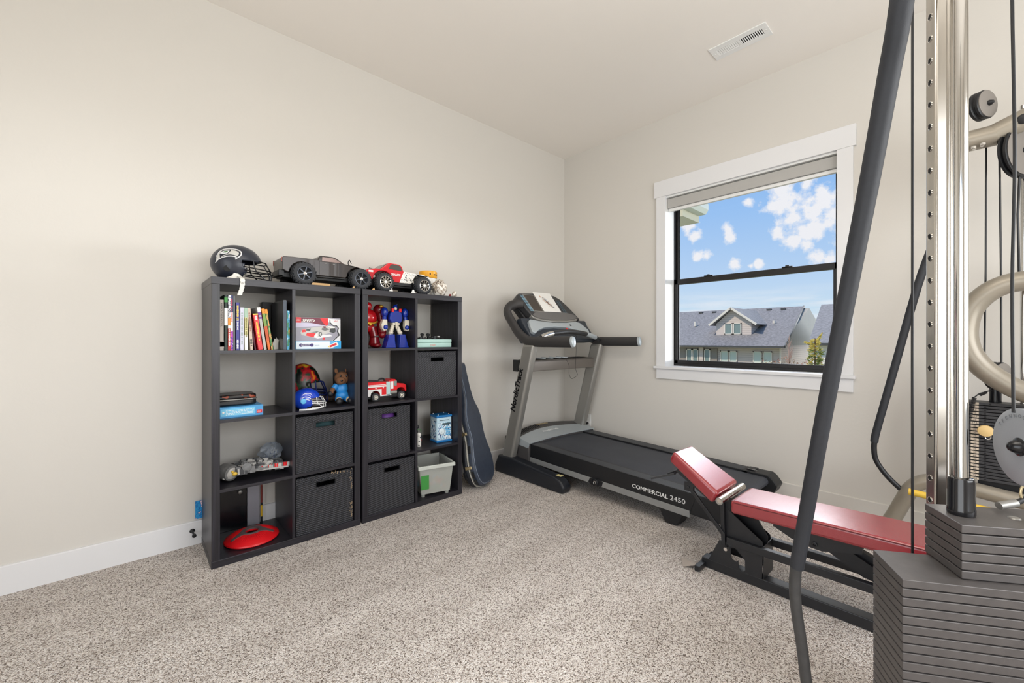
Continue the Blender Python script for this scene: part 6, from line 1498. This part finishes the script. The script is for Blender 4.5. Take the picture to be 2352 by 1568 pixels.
# snap hook on a short cord, lying on the upper plates
t2 = thing('snap_hook', 'silver snap hook with a short black cord on top of the iron plates', 'snap hook', (1.70,-.10,ztop), world=True)
MB().cyl((1.660,-.0520,ztop+.012), (1.690,-.082,ztop+.020), .0095, n=20).done('ferrule', 'silver', t2)
MB().tube([(1.690,-.082,ztop+.020),(1.715,-.105,ztop+.034),(1.74,-.125,ztop+.05)], .0065, 10).done('cord', 'black', t2)
MB().tube([V((1.708,-.100,ztop+.045))+V((.006,-.010,0))*math.cos(a_*.45)+V((0,0,.022))*math.sin(a_*.45) for a_ in range(13)], .0030, 8).done('ring', 'gold', t2)

# ------------------------------------------------------------------ rear cable machine against the window wall
t = thing('cable_machine', 'beige tube cable machine with a numbered weight stack against the right wall', 'gym machine', (3.1, -.15, 0), world=True)
YZ = lambda pts, x=3.1: [(x, a_, c_) for a_, c_ in pts]
b = MB().tube(spline(YZ([(.365,.035),(.290,.165),(.245,.275),(.206,.365),(.148,.415),(.06,.425),(-.036,.412),(-.2,.395),(-.6,.37)]), 6), .036, 24); b.done('base_tube', 'beige', t)
MB().tube([(3.12,.42,.034),(3.12,.10,.034),(3.12,-.7,.034)], .032, 20).done('floor_tube', 'beige', t)
MB().box(3.07,.34,.002,3.20,.40,.06).done('rubber_foot', 'black', t, bevel=.006, smooth=0)
MB().tube(spline(YZ([(-.60,1.36),(-.30,1.432),(-.185,1.430),(-.11,1.415),(-.050,1.372),(-.005,1.300),(.012,1.20),(.0,1.11),(-.040,1.030),(-.115,.955),(-.20,.905),(-.34,.86),(-.60,.82)], 3.02), 7), .045, 28).done('curved_frame', 'beige', t)
MB().tube([(3.05,.09,2.135),(3.05,-.02,2.135),(3.05,-.090,2.135)], .049, 28).tube(spline([(3.05,-.075,2.135),(3.05,-.11,2.150),(3.05,-.30,2.225),(3.05,-.60,2.33)], 5), .048, 28).done('boom', 'beige', t)
MB().tube([(3.30,-.62,.03),(3.30,-.62,2.36)], .04, 20).beam((3.30,-.62,2.33),(3.05,-.6,2.33),.08,.07).beam((3.30,-.62,.84),(3.02,-.58,.84),.07,.07).beam((3.30,-.62,1.36),(3.02,-.6,1.36),.07,.07).beam((3.30,-.62,.05),(3.12,-.6,.05),.07,.06).done('upright', 'beige', t)
ax = V((-.48,-.877,0)).normalized()
def pul(c, r, nm, face='pulley', w=.022):
    c = V(c); MB().lathe([(r*.90,w),(r,w*.75),(r,w*.35),(r*.90,w*.1),(r*.90,-w*.1),(r,-w*.35),(r,-w*.8),(r*.9,-w)], c, ax, 44).done(nm, 'black', t)
    MB().lathe([(r*.93,w*.9),(r*.94,w*1.05),(r*.88,w*1.15),(.001,w*1.15)], c, ax, 44).done('pulley_face', face, t)
    MB().lathe([(.013,w),(.013,w*1.4),(.007,w*1.9),(.001,w*1.9)], c, ax, 18).done('pulley_bolt', 'black', t)
pul((3.05,-.043,2.292), .068, 'pulley')
pul((3.10,-.158,2.045), .118, 'pulley', w=.018)
pul((3.10,-.092,.985), .066, 'pulley')
b = MB()
for p_ in ((3.01,-.045,2.096),(3.01,-.015,2.09)): b.lathe([(.010,0),(.010,.012),(.005,.014)], p_, (-.3,0,-1), 6)
b.done('boom_bolt', 'chrome', t, smooth=0)
MB().lathe([(.022,0),(.022,.010),(.012,.014)], (3.01,-.17,2.165), (-1,.2,-.1), 20).done('end_cap', 'black', t)
for (y0_, y1_) in ((-.0565,-.0500),(-.0985,-.1050)): MB().tube([(3.08,y0_,2.10),(3.08,(y0_+y1_)/2-.002,1.5),(3.08,y1_,.99)], .0038, 8).done('cable', 'black', t)
MB().tube([(3.04,.02,2.285),(3.04,.10,2.33)], .0038, 8).tube([(3.10,-.163,2.0),(3.10,-.156,1.75),(3.10,-.160,1.46)], .0045, 8).done('cable', 'black', t)
for yy in (-.178, -.262): MB().cyl((3.16,yy,.40), (3.16,yy,2.28), .0125, n=20).done('guide_rod', 'chrome', t)
MB().box(3.13,-.178-.02,1.985,3.19,-.178+.02,2.01).box(3.13,-.178-.014,1.93,3.19,-.178+.014,1.985).done('rod_stop', 'dgrey', t, bevel=.002, smooth=0)
x0_ = 3.10; n = 24; ztop2 = .851; pz = .01615; nums = ['5','5','7.5','10','12.5','15','17.5','20','25','30','35','40','45','50','55','60','65','70','75','80','85','90','95','100']
for k in range(n):
    z_ = ztop2-pz*(k+1)+.002; o = MB().box(x0_,-.34,z_,x0_+.11,.022,z_+pz-.0035).done('stack_plate', 'plated', t, bevel=.001, smooth=0)
    b = MB(); b.box(x0_-.0008,-.0330,z_+.001,x0_,-.006,z_+pz-.0045,0).text(nums[k], .0105, (x0_-.0011,-.0195,z_+.0028), (0,-1,0), (0,0,1), 1, .0002, 'CENTER').lathe([(.0042,0),(.0042,.0006)], (x0_,-.0535 if k else -.070,z_+.0063), (-1,0,0), 12, 2)
    b.done('weight_label', ['label', 'black', 'dark'], o, smooth=0)
MB().box(3.13,-.31,.39,3.19,-.03,ztop2-pz*n).done('stack_support', 'black', t, smooth=0)
MB().cyl((3.16,-.088,.845), (3.16,-.088,.965), .021, n=24).done('stack_collar', 'blackg', t)
MB().cyl((3.062,-.0545,.712), (3.10,-.0545,.712), .005, n=10).lathe([(.024,0),(.028,.005),(.026,.012),(.010,.017)], (3.072,-.0545,.716), (-1,.0,0), 26, 1).done('selector_pin', ['chrome', 'knobw'], t)
cc = []
for i in range(150):
    u = i/149; base = V((3.07,-.018+.014*u*0-.0*u,.875)).lerp(V((3.07,.004,.742)), u); a_ = i*.9
    cc.append(base+V((.007*math.cos(a_), .007*math.sin(a_), 0)))
MB().tube(cc, .0022, 6).tube(spline([(3.07,-.018,.875),(3.07,-.035,.895),(3.07,-.055,.905),(3.05,-.075,.918)],5), .0025, 6).cyl((3.07,-.036,.888),(3.065,-.058,.905),.0065,n=12).done('coiled_cord', 'black', t)
MB().tube([V((3.066,-.062,.690))+V((0,.010,0))*math.cos(a_*.4)+V((0,0,.014))*math.sin(a_*.4) for a_ in range(17)], .0022, 8).done('pin_ring', 'chrome', t)
MB().tube([(2.99,.212,.370),(2.99,.146,.366),(2.99,-.3,.340)], .0165, 20).done('yellow_tube', 'yellow', t)
MB().tube([(2.99,-.3,.340),(3.10,-.34,.40)], .0165, 16).done('yellow_tube_end', 'yellow', t)
grip = spline([(3.085,.02,1.98),(3.085,.088,1.78),(3.085,.158,1.545),(3.085,.205,1.345),(3.085,.28,.98),(3.085,.348,.655),(3.085,.359,.585)], 5)
MB().tube(grip, .0178, 20).done('foam_grip', 'foam', t)
MB().tube(spline([(3.085,.357,.60),(3.085,.360,.545),(3.088,.350,.480),(3.092,.305,.405),(3.098,.245,.340),(3.100,.225,.322)], 6), .0130, 20).done('arm_tube', 'black', t)
MB().lathe([(.020,0),(.020,.010)], (3.092,.232,.328), (0,.7,.7), 24).done('arm_socket', 'beige', t)
MB().tube([(3.085,.025,1.97),(3.06,.03,2.12)], .0175, 14).done('arm_link', 'beige', t)
